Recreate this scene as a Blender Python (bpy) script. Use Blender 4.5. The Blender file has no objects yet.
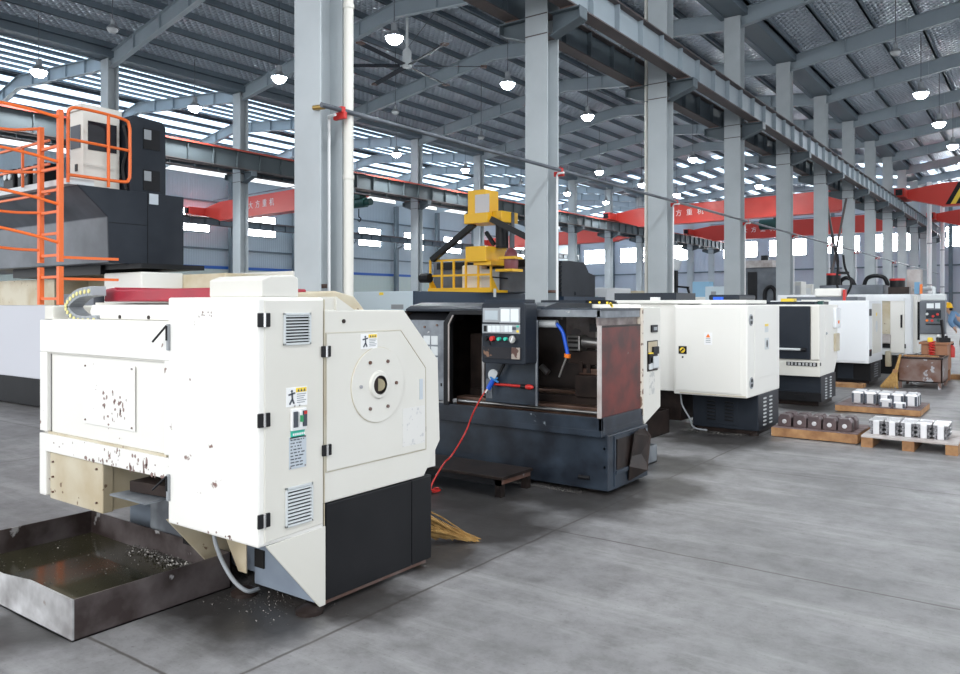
import bpy, bmesh, math, random
from mathutils import Vector, Matrix
random.seed(7)
C = bpy.context.scene.collection
PI = math.pi
EYE = 1.65
# ---------------------------------------------------------------- survey helpers: a sight line of the camera cut with a face of the place
def ray(x, y):
    r = x - 480
    return (-.589*781 + .808*r, .808*781 + .589*r, 304 - y)
def onX(x, y, X):
    d = ray(x, y); t = X/d[0]; return Vector((X, t*d[1], EYE + t*d[2]))
def onY(x, y, Y):
    d = ray(x, y); t = Y/d[1]; return Vector((t*d[0], Y, EYE + t*d[2]))
def onZ(x, y, Z):
    d = ray(x, y); t = (Z-EYE)/d[2]; return Vector((t*d[0], t*d[1], Z))
# ---------------------------------------------------------------- materials
MATS = {}
def mat(name, col, rough=.5, metal=0., noise=None, bump=None, wear=None, emit=None, wave=None, coat=0., stripes=None):
    """noise=(scale, amount, colour2)  bump=(scale, strength)  wear=(scale, threshold, colour)  wave=(axis, scale, strength)"""
    if name in MATS: return MATS[name]
    m = bpy.data.materials.new(name); m.use_nodes = True
    nt = m.node_tree; N = nt.nodes; L = nt.links
    b = N['Principled BSDF']; b.inputs['Roughness'].default_value = rough; b.inputs['Specular IOR Level'].default_value = .22 if max(col) < .04 else .5; b.inputs['Metallic'].default_value = metal
    b.inputs['Base Color'].default_value = (*col, 1)
    if coat: b.inputs['Coat Weight'].default_value = coat
    if emit:
        b.inputs['Emission Color'].default_value = (*col, 1); b.inputs['Emission Strength'].default_value = emit
    tc = N.new('ShaderNodeTexCoord'); cur = None
    def tex(scale, detail=6):
        n = N.new('ShaderNodeTexNoise'); n.inputs['Scale'].default_value = scale; n.inputs['Detail'].default_value = detail
        L.new(tc.outputs['Object'], n.inputs['Vector']); return n
    def mix(fac, c1, c2):
        x = N.new('ShaderNodeMix'); x.data_type = 'RGBA'
        L.new(fac, x.inputs[0])
        for i, c in ((6, c1), (7, c2)):
            if isinstance(c, tuple): x.inputs[i].default_value = (*c, 1)
            else: L.new(c, x.inputs[i])
        return x.outputs[2]
    def ramp(src, lo, hi):
        r = N.new('ShaderNodeMapRange'); r.inputs[1].default_value = lo; r.inputs[2].default_value = hi
        L.new(src, r.inputs[0]); return r.outputs[0]
    if noise:
        c2 = noise[2] if len(noise) > 2 else tuple(c*.6 for c in col)
        f = ramp(tex(noise[0]).outputs['Fac'], .5-.3/max(noise[1], .01)*.5, .5+.3/max(noise[1], .01)*.5)
        cur = mix(f, col, c2)
    if wear:
        f = ramp(tex(wear[0], 8).outputs['Fac'], wear[1], wear[1]+.03)
        cur = mix(f, cur if cur is not None else col, wear[2])
    if cur is not None: L.new(cur, b.inputs['Base Color'])
    if bump or wave:
        bp = N.new('ShaderNodeBump'); bp.inputs['Distance'].default_value = .02
        if wave:
            w = N.new('ShaderNodeTexWave'); w.bands_direction = wave[0]; w.inputs['Scale'].default_value = wave[1]
            L.new(tc.outputs['Object'], w.inputs['Vector']); L.new(w.outputs['Fac'], bp.inputs['Height']); bp.inputs['Strength'].default_value = wave[2]
        else:
            L.new(tex(bump[0]).outputs['Fac'], bp.inputs['Height']); bp.inputs['Strength'].default_value = bump[1]
        L.new(bp.outputs[0], b.inputs['Normal'])
    MATS[name] = m; return m
CREAM = mat('cream_paint', (.73, .715, .665), .42, noise=(1.5, .5, (.66, .64, .575)))
WHITE = mat('white_paint', (.82, .81, .77), .42, noise=(1.2, .4, (.77, .755, .70)))
CHIP = mat('chipped_white_paint', (.84, .83, .80), .42, noise=(1.3, .4, (.80, .785, .74)), wear=(9, .685, (.22, .13, .11)))
CHIPEDGE = mat('chipped_lower_edge_paint', (.84, .83, .79), .42, noise=(2.0, .5, (.77, .75, .70)), wear=(11, .615, (.21, .13, .12)))
CHIPS = mat('heavily_chipped_paint', (.84, .83, .79), .42, noise=(2.0, .5, (.77, .75, .70)), wear=(16, .60, (.21, .13, .12)))
STAINED = mat('stained_beige_paint', (.60, .55, .43), .5, noise=(3, 1.0, (.48, .40, .27)), wear=(14, .68, (.2, .13, .08)))
COOLW = mat('cool_white_paint', (.80, .82, .84), .4)
PALEBLUE = mat('pale_blue_paint', (.60, .70, .76), .4)
BLACK = mat('black_paint', (.008, .0085, .010), .38, noise=(3, .6, (.015, .015, .017)), wear=(30, .76, (.35, .35, .35)))
NAVY = mat('charcoal_paint', (.014, .018, .026), .38, noise=(2, .6, (.026, .032, .042)))
DARKBLUE = mat('navy_paint', (.010, .026, .055), .4, noise=(2, .4, (.016, .038, .072)))
BLUEGREY = mat('blue_grey_paint', (.032, .046, .066), .34, noise=(3.2, 1.1, (.010, .014, .022)), wear=(7, .69, (.22, .25, .28)))
WORNGREY = mat('worn_grey_metal', (.26, .285, .31), .4, .4, noise=(5, 1.0, (.12, .13, .15)), wear=(9, .68, (.45, .45, .45)))
GREYM = mat('grey_machine_paint', (.14, .155, .18), .36, noise=(1.4, 1.1, (.06, .07, .085)))
STEELBASE = mat('blue_steel_paint', (.25, .30, .36), .45, noise=(3, .8, (.17, .2, .25)))
PANM = mat('oily_steel', (.17, .145, .145), .38, .45, noise=(3.5, 1.1, (.05, .036, .034)), wear=(7, .66, (.38, .37, .37)))
BARE = mat('bare_steel', (.5, .5, .5), .3, .9, noise=(6, .7, (.3, .28, .26)))
LIGHTPAN = mat('scuffed_bright_steel', (.66, .66, .67), .45, .2, noise=(4, 1.0, (.26, .25, .25)), wear=(11, .69, (.2, .14, .11)))
RUSTRED = mat('rust_red_panel', (.15, .022, .016), .42, noise=(6, .9, (.055, .015, .013)), wear=(13, .70, (.2, .14, .12)))
RUST = mat('rusty_steel', (.20, .145, .13), .5, .3, noise=(4, 1.0, (.13, .06, .04)), wear=(5, .60, (.36, .36, .38)))
OILY = mat('oily_dark_iron', (.022, .017, .016), .33, .3, noise=(5, 1.0, (.045, .032, .028)), wear=(8, .71, (.16, .14, .135)))
SPLASH = mat('splashed_inner_sheet', (.30, .26, .245), .42, .3, noise=(5, 1.2, (.12, .09, .085)), wear=(7, .60, (.10, .085, .085)))
WAYS = mat('oily_bed_way', (.17, .105, .075), .3, .6, noise=(7, .8, (.09, .05, .04)))
COLM = mat('column_grey_paint', (.47, .51, .53), .5, noise=(1.5, .6, (.40, .435, .455)))
GIRD = mat('girder_grey_paint', (.13, .165, .185), .5, noise=(1.2, .6, (.10, .125, .145)))
FLANGE = mat('dusty_flange_steel', (.085, .075, .075), .6, noise=(3, .6, (.12, .09, .085)))
RAFT = mat('rafter_grey_paint', (.35, .41, .45), .5, noise=(1, .5, (.29, .34, .38)))
PURL = mat('purlin_grey_paint', (.12, .155, .185), .5)
REDRAIL = mat('red_conductor', (.42, .06, .04), .5)
RED = mat('red_paint', (.55, .025, .02), .4)
CRANERED = mat('crane_red_paint', (.68, .045, .03), .4, noise=(.6, .4, (.60, .06, .045)))
DEEPRED = mat('crimson_cover', (.36, .012, .03), .35, noise=(6, .6, (.28, .012, .03)))
ORANGE = mat('orange_paint', (.80, .145, .02), .4)
YELLOW = mat('yellow_paint', (.90, .50, .015), .38)
GREEN = mat('green_paint', (.006, .06, .05), .4)
BLUE = mat('blue_plastic', (.01, .10, .62), .35)
ORPL = mat('orange_plastic', (.85, .2, .02), .4)
BLACKPL = mat('black_plastic', (.012, .012, .014), .4)
DARKGAP = mat('dark_recess', (.012, .011, .011), .7)
GREYPL = mat('grey_plastic', (.30, .32, .34), .4)
LGREY = mat('light_grey_plastic', (.60, .63, .64), .4)
CHROME = mat('chrome', (.75, .75, .75), .18, 1)
WHITEPL = mat('white_plastic', (.85, .85, .85), .4)
PALEYEL = mat('pale_yellow_plastic', (.8, .72, .30), .5)
LAVW = mat('lavender_white_paint', (.56, .57, .62), .45)
YELPL = mat('yellow_plastic', (.9, .65, .05), .4)
TEAL = mat('teal_sticker', (.03, .50, .36), .4)
PLATE = mat('silver_plate', (.55, .60, .65), .35, .2)
INK = mat('print_ink', (.06, .07, .09), .5)
WOOD = mat('pallet_wood', (.42, .23, .10), .7, noise=(7, 1.0, (.25, .12, .05)), bump=(30, .4))
WOODTOP = mat('stained_pallet_top', (.17, .12, .12), .6, noise=(5, .9, (.10, .06, .055)))
PALEWOOD = mat('pale_board', (.52, .49, .48), .6, noise=(5, .8, (.35, .30, .28)))
CABW = mat('brown_cabinet_wood', (.36, .17, .09), .6, noise=(4, .7, (.27, .12, .06)))
STRAW = mat('broom_straw', (.46, .28, .09), .7, noise=(20, .8, (.3, .16, .04)))
CASTM = mat('cast_iron_block', (.085, .065, .07), .4, .5, noise=(6, .9, (.14, .10, .10)))
MACH = mat('machined_steel', (.80, .80, .82), .3, .75)
TOOTH = mat('dark_toothed_steel', (.05, .05, .055), .35, .6, noise=(40, 1.2, (.35, .35, .37)))
GLASSY = mat('screen_glass', (.42, .48, .52), .15)
LCD = mat('bright_screen', (.75, .80, .82), .2)
DARKGL = mat('dark_window', (.015, .015, .02), .1)
LIQ = mat('used_coolant', (.030, .028, .017), .10, noise=(1.2, .9, (.055, .05, .03)))
CHIPMAT = mat('metal_swarf', (.09, .08, .075), .45, .5, noise=(40, 1.2, (.25, .24, .22)))
SKIN = mat('skin', (.55, .33, .24), .55)
SHIRT = mat('blue_work_shirt', (.16, .29, .47), .8)
TROUS = mat('brown_trousers', (.085, .045, .045), .8)
HAIR = mat('black_hair', (.01, .01, .01), .6)
SHOE = mat('black_shoe', (.015, .015, .015), .5)
LAMPON = mat('lit_lamp_lens', (.92, .97, 1.0), .3, emit=60)
LAMPOFF = mat('unlit_lamp_lens', (.55, .57, .58), .3)
SHADEM = mat('lamp_shade_metal', (.36, .38, .4), .35, .5)
PANEL = mat('grey_cladding', (.42, .475, .51), .5, wave=('Y', 1.6, .5), noise=(.3, .5, (.36, .41, .45)))
PANELX = mat('hazed_lilac_cladding', (.47, .49, .55), .5, wave=('X', 1.6, .5), noise=(.3, .5, (.42, .44, .50)))  # haze of the far end put into this lighter, lilac colour
DADO = mat('pale_green_cladding', (.50, .55, .50), .5, wave=('Y', 1.6, .6))
BLUEBAND = mat('blue_flashing', (.02, .10, .38), .45)
WINLIGHT = mat('daylight_pane', (.93, .97, 1.0), .3, emit=13)
FOILGLOW = mat('painted_foil_glow', (.66, .83, 1.0), .4, emit=1.0)

def foil():
    m = bpy.data.materials.new('quilted_foil'); m.use_nodes = True
    nt = m.node_tree; N = nt.nodes; L = nt.links; b = N['Principled BSDF']
    b.inputs['Base Color'].default_value = (.70, .76, .84, 1); b.inputs['Metallic'].default_value = .62; b.inputs['Roughness'].default_value = .30
    tc = N.new('ShaderNodeTexCoord'); add = N.new('ShaderNodeMath'); add.operation = 'MAXIMUM'
    for i, a in enumerate((45, -45)):
        mp = N.new('ShaderNodeMapping'); mp.inputs['Rotation'].default_value = (0, 0, math.radians(a))
        w = N.new('ShaderNodeTexWave'); w.inputs['Scale'].default_value = 1.5; w.inputs['Distortion'].default_value = .4
        L.new(tc.outputs['Object'], mp.inputs['Vector']); L.new(mp.outputs[0], w.inputs['Vector']); L.new(w.outputs['Fac'], add.inputs[i])
    n = N.new('ShaderNodeTexNoise'); n.inputs['Scale'].default_value = 5; L.new(tc.outputs['Object'], n.inputs['Vector'])
    s = N.new('ShaderNodeMath'); s.operation = 'ADD'; L.new(add.outputs[0], s.inputs[0]); L.new(n.outputs['Fac'], s.inputs[1])
    bp = N.new('ShaderNodeBump'); bp.inputs['Strength'].default_value = 1.0; bp.inputs['Distance'].default_value = .10
    L.new(s.outputs[0], bp.inputs['Height']); L.new(bp.outputs[0], b.inputs['Normal'])
    return m
FOIL = foil()

def concrete():
    m = bpy.data.materials.new('concrete_floor'); m.use_nodes = True
    nt = m.node_tree; N = nt.nodes; L = nt.links; b = N['Principled BSDF']
    tc = N.new('ShaderNodeTexCoord'); sep = N.new('ShaderNodeSeparateXYZ'); L.new(tc.outputs['Object'], sep.inputs[0])
    def M(op, a, c=None, clamp=False):
        n = N.new('ShaderNodeMath'); n.operation = op; n.use_clamp = clamp
        for i, v in enumerate((a, c)):
            if v is None: continue
            if isinstance(v, (int, float)): n.inputs[i].default_value = v
            else: L.new(v, n.inputs[i])
        return n.outputs[0]
    def noise(scale, detail=8, rough=.6, mp=None):
        n = N.new('ShaderNodeTexNoise'); n.inputs['Scale'].default_value = scale; n.inputs['Detail'].default_value = detail; n.inputs['Roughness'].default_value = rough
        src = tc.outputs['Object']
        if mp:
            k = N.new('ShaderNodeMapping'); k.inputs['Scale'].default_value = mp; L.new(src, k.inputs['Vector']); src = k.outputs[0]
        L.new(src, n.inputs['Vector']); return n.outputs['Fac']
    def mr(v, a, c, d=0., e=1.):
        r = N.new('ShaderNodeMapRange'); L.new(v, r.inputs[0])
        for i, k in enumerate((a, c, d, e)): r.inputs[i+1].default_value = k
        return r.outputs[0]
    def mix(f, a, c):
        x = N.new('ShaderNodeMix'); x.data_type = 'RGBA'; L.new(f, x.inputs[0])
        for i, v in ((6, a), (7, c)):
            if isinstance(v, tuple): x.inputs[i].default_value = (*v, 1)
            else: L.new(v, x.inputs[i])
        return x.outputs[2]
    base = mix(mr(noise(.9), .3, .7), (.155, .152, .155), (.275, .27, .274))
    base = mix(mr(noise(5, 12, .75), .42, .70, 0, .7), base, (.09, .087, .085))
    base = mix(mr(noise(1, 9, .75, (.35, 3.5, 1)), .50, .72, 0, .6), base, (.38, .378, .375))
    base = mix(mr(noise(45, 4), .60, .74, 0, .6), base, (.09, .085, .08))
    wob = M('MULTIPLY', M('SUBTRACT', noise(1.6), .5), .05)
    def joint(axis, off, per, w):
        v = M('ADD', sep.outputs[axis], wob)
        f = M('MODULO', M('ADD', v, 200*per - off), per)
        d = M('MINIMUM', f, M('SUBTRACT', per, f))
        return mr(d, w*.4, w, 1, 0)
    j = M('MAXIMUM', joint(1, 1.98, 2.95, .012), joint(0, -2.91, 5.9, .013))
    base = mix(M('MULTIPLY', j, .85), base, (.06, .052, .047))
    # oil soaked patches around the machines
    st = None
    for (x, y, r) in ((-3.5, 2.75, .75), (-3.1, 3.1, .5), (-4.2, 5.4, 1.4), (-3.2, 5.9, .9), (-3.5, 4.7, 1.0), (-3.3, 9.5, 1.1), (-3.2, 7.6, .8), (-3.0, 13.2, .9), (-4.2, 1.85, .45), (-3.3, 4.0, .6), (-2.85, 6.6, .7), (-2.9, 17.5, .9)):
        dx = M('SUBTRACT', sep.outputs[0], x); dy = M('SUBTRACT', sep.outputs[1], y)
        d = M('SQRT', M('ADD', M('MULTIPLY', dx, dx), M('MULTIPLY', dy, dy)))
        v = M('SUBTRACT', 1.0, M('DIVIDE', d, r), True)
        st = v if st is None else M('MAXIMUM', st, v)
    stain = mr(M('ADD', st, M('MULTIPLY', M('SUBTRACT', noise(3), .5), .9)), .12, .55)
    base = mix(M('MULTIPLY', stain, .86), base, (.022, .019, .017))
    L.new(base, b.inputs['Base Color'])
    rg = M('SUBTRACT', mr(noise(2.2), .3, .7, .40, .58), M('MULTIPLY', stain, .1))
    L.new(rg, b.inputs['Roughness'])
    bp = N.new('ShaderNodeBump'); bp.inputs['Strength'].default_value = .12; bp.inputs['Distance'].default_value = .01
    L.new(noise(18, 8), bp.inputs['Height']); L.new(bp.outputs[0], b.inputs['Normal'])
    return m
# ---------------------------------------------------------------- mesh builder
class MB:
    def __init__(s): s.v = []; s.f = []
    def add(s, vs, fs):
        o = len(s.v); s.v += [tuple(p) for p in vs]; s.f += [tuple(o+i for i in f) for f in fs]; return s
    def box(s, x0, x1, y0, y1, z0, z1):
        return s.add([(x, y, z) for z in (z0, z1) for y in (y0, y1) for x in (x0, x1)],
                     [(0, 2, 3, 1), (4, 5, 7, 6), (0, 1, 5, 4), (2, 6, 7, 3), (0, 4, 6, 2), (1, 3, 7, 5)])
    def obox(s, c, sz, rot):
        c = Vector(c); R = rot.to_3x3() if not isinstance(rot, Matrix) or len(rot) == 4 else rot
        vs = [c + R @ Vector((x*sz[0]/2, y*sz[1]/2, z*sz[2]/2)) for z in (-1, 1) for y in (-1, 1) for x in (-1, 1)]
        return s.add(vs, [(0, 2, 3, 1), (4, 5, 7, 6), (0, 1, 5, 4), (2, 6, 7, 3), (0, 4, 6, 2), (1, 3, 7, 5)])
    def prism(s, pts, ax, a, b):
        P = {'x': lambda p, t: (t, p[0], p[1]), 'y': lambda p, t: (p[0], t, p[1]), 'z': lambda p, t: (p[0], p[1], t)}[ax]
        n = len(pts)
        return s.add([P(p, a) for p in pts] + [P(p, b) for p in pts],
                     [tuple(range(n)), tuple(range(2*n-1, n-1, -1))] + [(i, (i+1) % n, n+(i+1) % n, n+i) for i in range(n)])
    def tube(s, pts, r, n=8, cap=True):
        pts = [Vector(p) for p in pts]; rs = r if isinstance(r, (list, tuple)) else [r]*len(pts)
        rings = []; up = None
        for i, p in enumerate(pts):
            t = ((pts[min(i+1, len(pts)-1)] - pts[max(i-1, 0)])).normalized()
            if up is None: up = t.orthogonal().normalized()
            up = (up - t*up.dot(t)).normalized(); w = t.cross(up)
            rings.append([p + (up*math.cos(2*PI*k/n) + w*math.sin(2*PI*k/n))*rs[i] for k in range(n)])
        fs = [(i*n+k, i*n+(k+1) % n, (i+1)*n+(k+1) % n, (i+1)*n+k) for i in range(len(pts)-1) for k in range(n)]
        if cap: fs += [tuple(range(n)), tuple((len(pts)-1)*n+k for k in range(n))]
        return s.add([v for q in rings for v in q], fs)
    def cyl(s, p, q, r, r2=None, n=16): return s.tube([p, q], [r, r if r2 is None else r2], n)
    def bar(s, p, q, w, h=None):
        """square bar between two points"""
        p = Vector(p); q = Vector(q); h = h or w; t = (q-p).normalized()
        a = Vector((0, 0, 1)).cross(t)
        a = a.normalized() if a.length > 1e-3 else Vector((1, 0, 0))
        b = t.cross(a); vs = [e + a*x*w/2 + b*y*h/2 for e in (p, q) for x, y in ((-1, -1), (1, -1), (1, 1), (-1, 1))]
        return s.add(vs, [(0, 1, 2, 3), (7, 6, 5, 4)] + [(i, (i+1) % 4, 4+(i+1) % 4, 4+i) for i in range(4)])
    def lathe(s, c, prof, n=20):
        vs = [(c[0]+r*math.cos(2*PI*k/n), c[1]+r*math.sin(2*PI*k/n), c[2]+z) for r, z in prof for k in range(n)]
        m = len(prof)
        return s.add(vs, [(i*n+k, i*n+(k+1) % n, (i+1)*n+(k+1) % n, (i+1)*n+k) for i in range(m-1) for k in range(n)] + [tuple(range(n)), tuple((m-1)*n+k for k in range(n))])
    def sph(s, c, r, sc=(1, 1, 1), n=14):
        m = n//2+1
        prof = [(max(math.sin(PI*i/(m-1)), 1e-3)*r, -math.cos(PI*i/(m-1))*r) for i in range(m)]
        o = len(s.v); s.lathe((0, 0, 0), prof, n)
        for i in range(o, len(s.v)):
            v = s.v[i]; s.v[i] = (c[0]+v[0]*sc[0], c[1]+v[1]*sc[1], c[2]+v[2]*sc[2])
        return s
    def build(s, name, m, parent=None, bevel=0, smooth=False, seg=2):
        off = Vector((0, 0, 0))
        if parent is not None:
            r = parent
            while r.parent: r = r.parent
            off = r.location.copy() if r.type == 'EMPTY' else Vector((0, 0, 0))
        me = bpy.data.meshes.new(name)
        me.from_pydata([tuple(Vector(v)-off) for v in s.v], [], s.f)
        bm = bmesh.new(); bm.from_mesh(me); bmesh.ops.recalc_face_normals(bm, faces=bm.faces[:]); bm.to_mesh(me); bm.free()
        me.materials.append(m)
        if smooth:
            for p in me.polygons: p.use_smooth = True
            try: me.set_sharp_from_angle(angle=math.radians(40))
            except Exception: pass
        o = bpy.data.objects.new(name, me); C.objects.link(o)
        if parent is not None: o.parent = parent
        if bevel:
            b = o.modifiers.new('bevel', 'BEVEL'); b.width = bevel; b.segments = seg; b.limit_method = 'ANGLE'; b.angle_limit = math.radians(40)
            b.harden_normals = False
        return o
def BX(*a): return MB().box(*a)
def tag(o, label, cat, group=None, kind=None):
    o['label'] = label; o['category'] = cat
    if group: o['group'] = group
    if kind: o['kind'] = kind
    return o
def thing(name, label, cat, loc=(0, 0, 0), group=None):
    o = bpy.data.objects.new(name, None); C.objects.link(o); o.location = loc; o.empty_display_size = .2
    return tag(o, label, cat, group)
def struct(name, mb, m, parent=None, **k):
    o = mb.build(name, m, parent, **k)
    if parent is None: o['kind'] = 'structure'
    return o
def kids(o): return [c for c in C.objects if c.parent == o]
def copy_tree(o, loc=None, parent=None, label=None):
    c = o.copy(); C.objects.link(c)
    if parent is not None: c.parent = parent
    if loc is not None: c.location = loc
    if label: c['label'] = label
    for ch in list(o.children): copy_tree(ch, None, c)
    return c
def text(name, body, size, m, parent, loc, rot, depth=.002):
    cu = bpy.data.curves.new(name, 'FONT'); cu.body = body; cu.size = size; cu.extrude = depth; cu.align_x = 'CENTER'; cu.align_y = 'CENTER'
    tmp = bpy.data.objects.new(name+'_t', cu); C.objects.link(tmp); bpy.context.view_layer.update()
    me = bpy.data.meshes.new_from_object(tmp); bpy.data.objects.remove(tmp)
    me.materials.clear(); me.materials.append(m)
    o = bpy.data.objects.new(name, me); C.objects.link(o); o.parent = parent
    r = parent
    while r.parent: r = r.parent
    o.location = Vector(loc)-r.location; o.rotation_euler = rot
    return o
def bez(pts, n=8):
    """Catmull-Rom through points"""
    P = [Vector(p) for p in pts]; P = [P[0]*2-P[1]] + P + [P[-1]*2-P[-2]]; out = []
    for i in range(1, len(P)-2):
        for k in range(n):
            t = k/n; a, b, c, d = P[i-1], P[i], P[i+1], P[i+2]
            out.append(.5*((2*b)+(c-a)*t+(2*a-5*b+4*c-d)*t*t+(3*b-a-3*c+d)*t**3))
    return out + [P[-2]]
ORD = ['nearest', 'second', 'third', 'fourth', 'fifth', 'sixth', 'seventh', 'eighth', 'ninth', 'tenth', 'eleventh', 'twelfth', 'thirteenth', 'fourteenth', 'fifteenth']
exec_parts = []
# ================================================================ THE HALL (setting)
R1, R2, RW, RR = -8.3, -29.0, -49.0, 12.4
PITCH = 5.97
def SK(x): return .108*(R1 - x)             # the frames stand slightly askew to the column rows
def shear(mb, y0=0.):
    mb.v = [(v[0], v[1]+SK(v[0])+y0, v[2]) for v in mb.v]; return mb
EAVE, SL, RD, PD = 10.6, .115, .56, .22
def under(x):                                # underside of the rafters
    for a, b in ((RW, R2), (R2, R1), (R1, RR)):
        if a <= x <= b: return EAVE + SL*min(x-a, b-x)
    return EAVE
fl = struct('floor', BX(-60, 40, -25, 100, -.2, 0), concrete())
BAYS = ((RW, R2, 'bay by the long side wall'), (R2, R1, 'middle bay'), (R1, RR, 'aisle bay'))
ridge = []
for a, b, _ in BAYS: ridge += [(a, EAVE+RD+PD), ((a+b)/2, EAVE+RD+PD+SL*(b-a)/2)]
ridge.append((RR, EAVE+RD+PD))
prof = ridge + [(x, z+.08) for x, z in reversed(ridge)]
roof = struct('ceiling', shear(MB().prism(prof, 'y', -9, 86)), FOIL)
for a, b, _ in BAYS:
    m = (a+b)/2
    for s in (-1, 1):
        for k in range(8):
            d = .45 + k*1.33
            x = m + s*(10.2-d)*(b-a)/20.6
            z = under(x) + RD
            y0 = 22. if a == R1 else 2.
            zb = z+.08 if a == RW else z
            q = MB().box(x-.035, x+.035, y0, 85, zb, z+PD+.01).box(x-.035, x+.10, y0, 85, zb, zb+.03)
            q.build('purlin', PURL, roof)
# glowing strips painting the light reflected by the roof foil between purlins
GLOWX = [(-39+s*(9.75-.665-1.33*i)-(.30 if s > 0 else 0), 8, .30 if s > 0 else .36) for s in (-1, 1) for i in range(7)] + [(-18.65+s*(9.75-.665-1.33*i)*20.7/20.6, 56, .2) for s in (-1, 1) for i in range(7)] + [(2.05+s*(9.75-.665-1.33*i)*20.7/20.6, 62, .22) for s in (-1, 1) for i in range(7) if s < 0]
for k, (x, yb, hw_) in enumerate(GLOWX):
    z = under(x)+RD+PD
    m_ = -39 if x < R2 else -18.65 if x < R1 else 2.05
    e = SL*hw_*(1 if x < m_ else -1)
    struct('foil_glow_%d' % (k+1), MB().prism([(x-hw_, z-e-.03), (x+hw_, z+e-.03), (x+hw_, z+e-.012), (x-hw_, z-e-.012)], 'y', yb, 86), FOILGLOW)
# rafters
def rafter(a, b, y0, name, label):
    t = thing(name, label, 'rafter', (0, 0, 0))
    m = (a+b)/2
    for s, (xa, xb) in ((-1, (a+.2, m)), (1, (m, b-.2))):
        za, zb = under(xa), under(xb)
        mb = MB().prism([(xa, za), (xb, zb), (xb, zb+RD), (xa, za+RD)], 'y', -.012, .012)
        for h in (0, RD-.02): mb.prism([(xa, za+h), (xb, zb+h), (xb, zb+h+.02), (xa, za+h+.02)], 'y', -.11, .11)
        for i in range(1, 5):
            x = xa+(xb-xa)*i/5; z = under(x)
            mb.box(x-.012, x+.012, -.1, .1, z, z+RD)
        shear(mb).build('rafter_half', RAFT, t)
        for i in range(5):
            x = xa+(xb-xa)*(i+.6)/5; z = under(x)
            shear(MB().bar((x, .1, z+.03), (x+.02, .75, z+RD+.1), .05)).build('knee_brace', PURL, t)
    t.location.y = y0
    return t
for a, b, bay in BAYS:
    first = None
    for k in range(13):
        y = 7.54 + PITCH*k
        if a == R1 and k < 2: continue
        lab = 'grey sloping roof rafter of the %s, meeting the %s column of its row' % (bay, ORD[k]) if a != RW else 'grey roof rafter of the %s, %s one from the camera' % (bay, ORD[k])
        if first is None: first = rafter(a, b, y, 'roof_rafter', lab); first['group'] = 'roof rafters of the ' + bay
        else: copy_tree(first, (0, y, 0), None, lab)
# columns
def column(x, y, label, group, corb=(-1, 1)):
    t = thing('steel_column', label, 'column', (x, y, 0), group)
    s = MB().box(x-.26, x+.26, y-.22, y-.195, .02, 10.95).box(x-.26, x+.26, y+.195, y+.22, .02, 10.95).box(x-.012, x+.012, y-.2, y+.2, .02, 10.95)
    s.build('shaft', COLM, t)
    st = MB()
    for z in (7.02, 7.42, 8.3): st.box(x-.258, x+.258, y-.222, y+.222, z, z+.025)
    st.build('stiffener_plate', FLANGE, t)
    for k in corb:
        e = x+k*.26; f = x+k*.95
        c = MB().prism([(e, 6.98), (f, 7.22), (f, 7.44), (e, 7.44)], 'y', y-.012, y+.012)
        c.prism([(e, 7.43), (f, 7.43), (f, 7.455), (e, 7.455)], 'y', y-.15, y+.15)
        c.prism([(e, 6.98), (f, 7.22), (f, 7.245), (e, 7.0)], 'y', y-.15, y+.15)
        c.box(min(f, f-k*.02), max(f, f-k*.02), y-.15, y+.15, 7.22, 7.44)
        c.build('corbel', GIRD, t)
        BX(x+k*.65-.16, x+k*.65+.16, y-.14, y+.14, 7.455, 7.49).build('bearing_pad', RUST, t)
    BX(x-.34, x+.34, y-.3, y+.3, 0, .025).build('base_plate', GIRD, t)
    return t
first = None
WHERE1 = ['behind the nearest white lathe', 'behind the dark lathe control panel', 'behind the rust red lathe door', 'behind the second white lathe']
for k in range(13):
    y = 7.54 + PITCH*k
    lab = 'grey steel column %s, %s in the row along the lathes' % (WHERE1[k] if k < 4 else 'carrying the aisle crane girder', ORD[k])
    if first is None: first = column(R1, y, lab, 'columns of the row along the lathes')
    else: copy_tree(first, (R1, y, 0), None, lab)
first = None
for k in range(12):
    y = 15.77 + PITCH*k
    lab = 'grey steel column of the far row beyond the gantry machines, %s from the camera' % ORD[k]
    if first is None: first = column(R2, y, lab, 'columns of the far row')
    else: copy_tree(first, (R2, y, 0), None, lab)
first = None
for k in range(11):
    y = 17.8 + PITCH*k
    lab = 'slim grey column standing against the long clad wall, %s from the camera' % ORD[k]
    if first is None:
        first = thing('steel_column', lab, 'column', (RW+.35, y, 0), 'columns against the long wall')
        x = RW+.35
        BX(x-.16, x+.16, y-.2, y+.2, 0, 10.6).build('shaft', GIRD, first, bevel=.02)
        MB().prism([(x+.16, 6.7), (x+.75, 6.95), (x+.75, 7.15), (x+.16, 7.15)], 'y', y-.1, y+.1).build('corbel', GIRD, first)
    else: copy_tree(first, (RW+.35, y, 0), None, lab)
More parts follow.
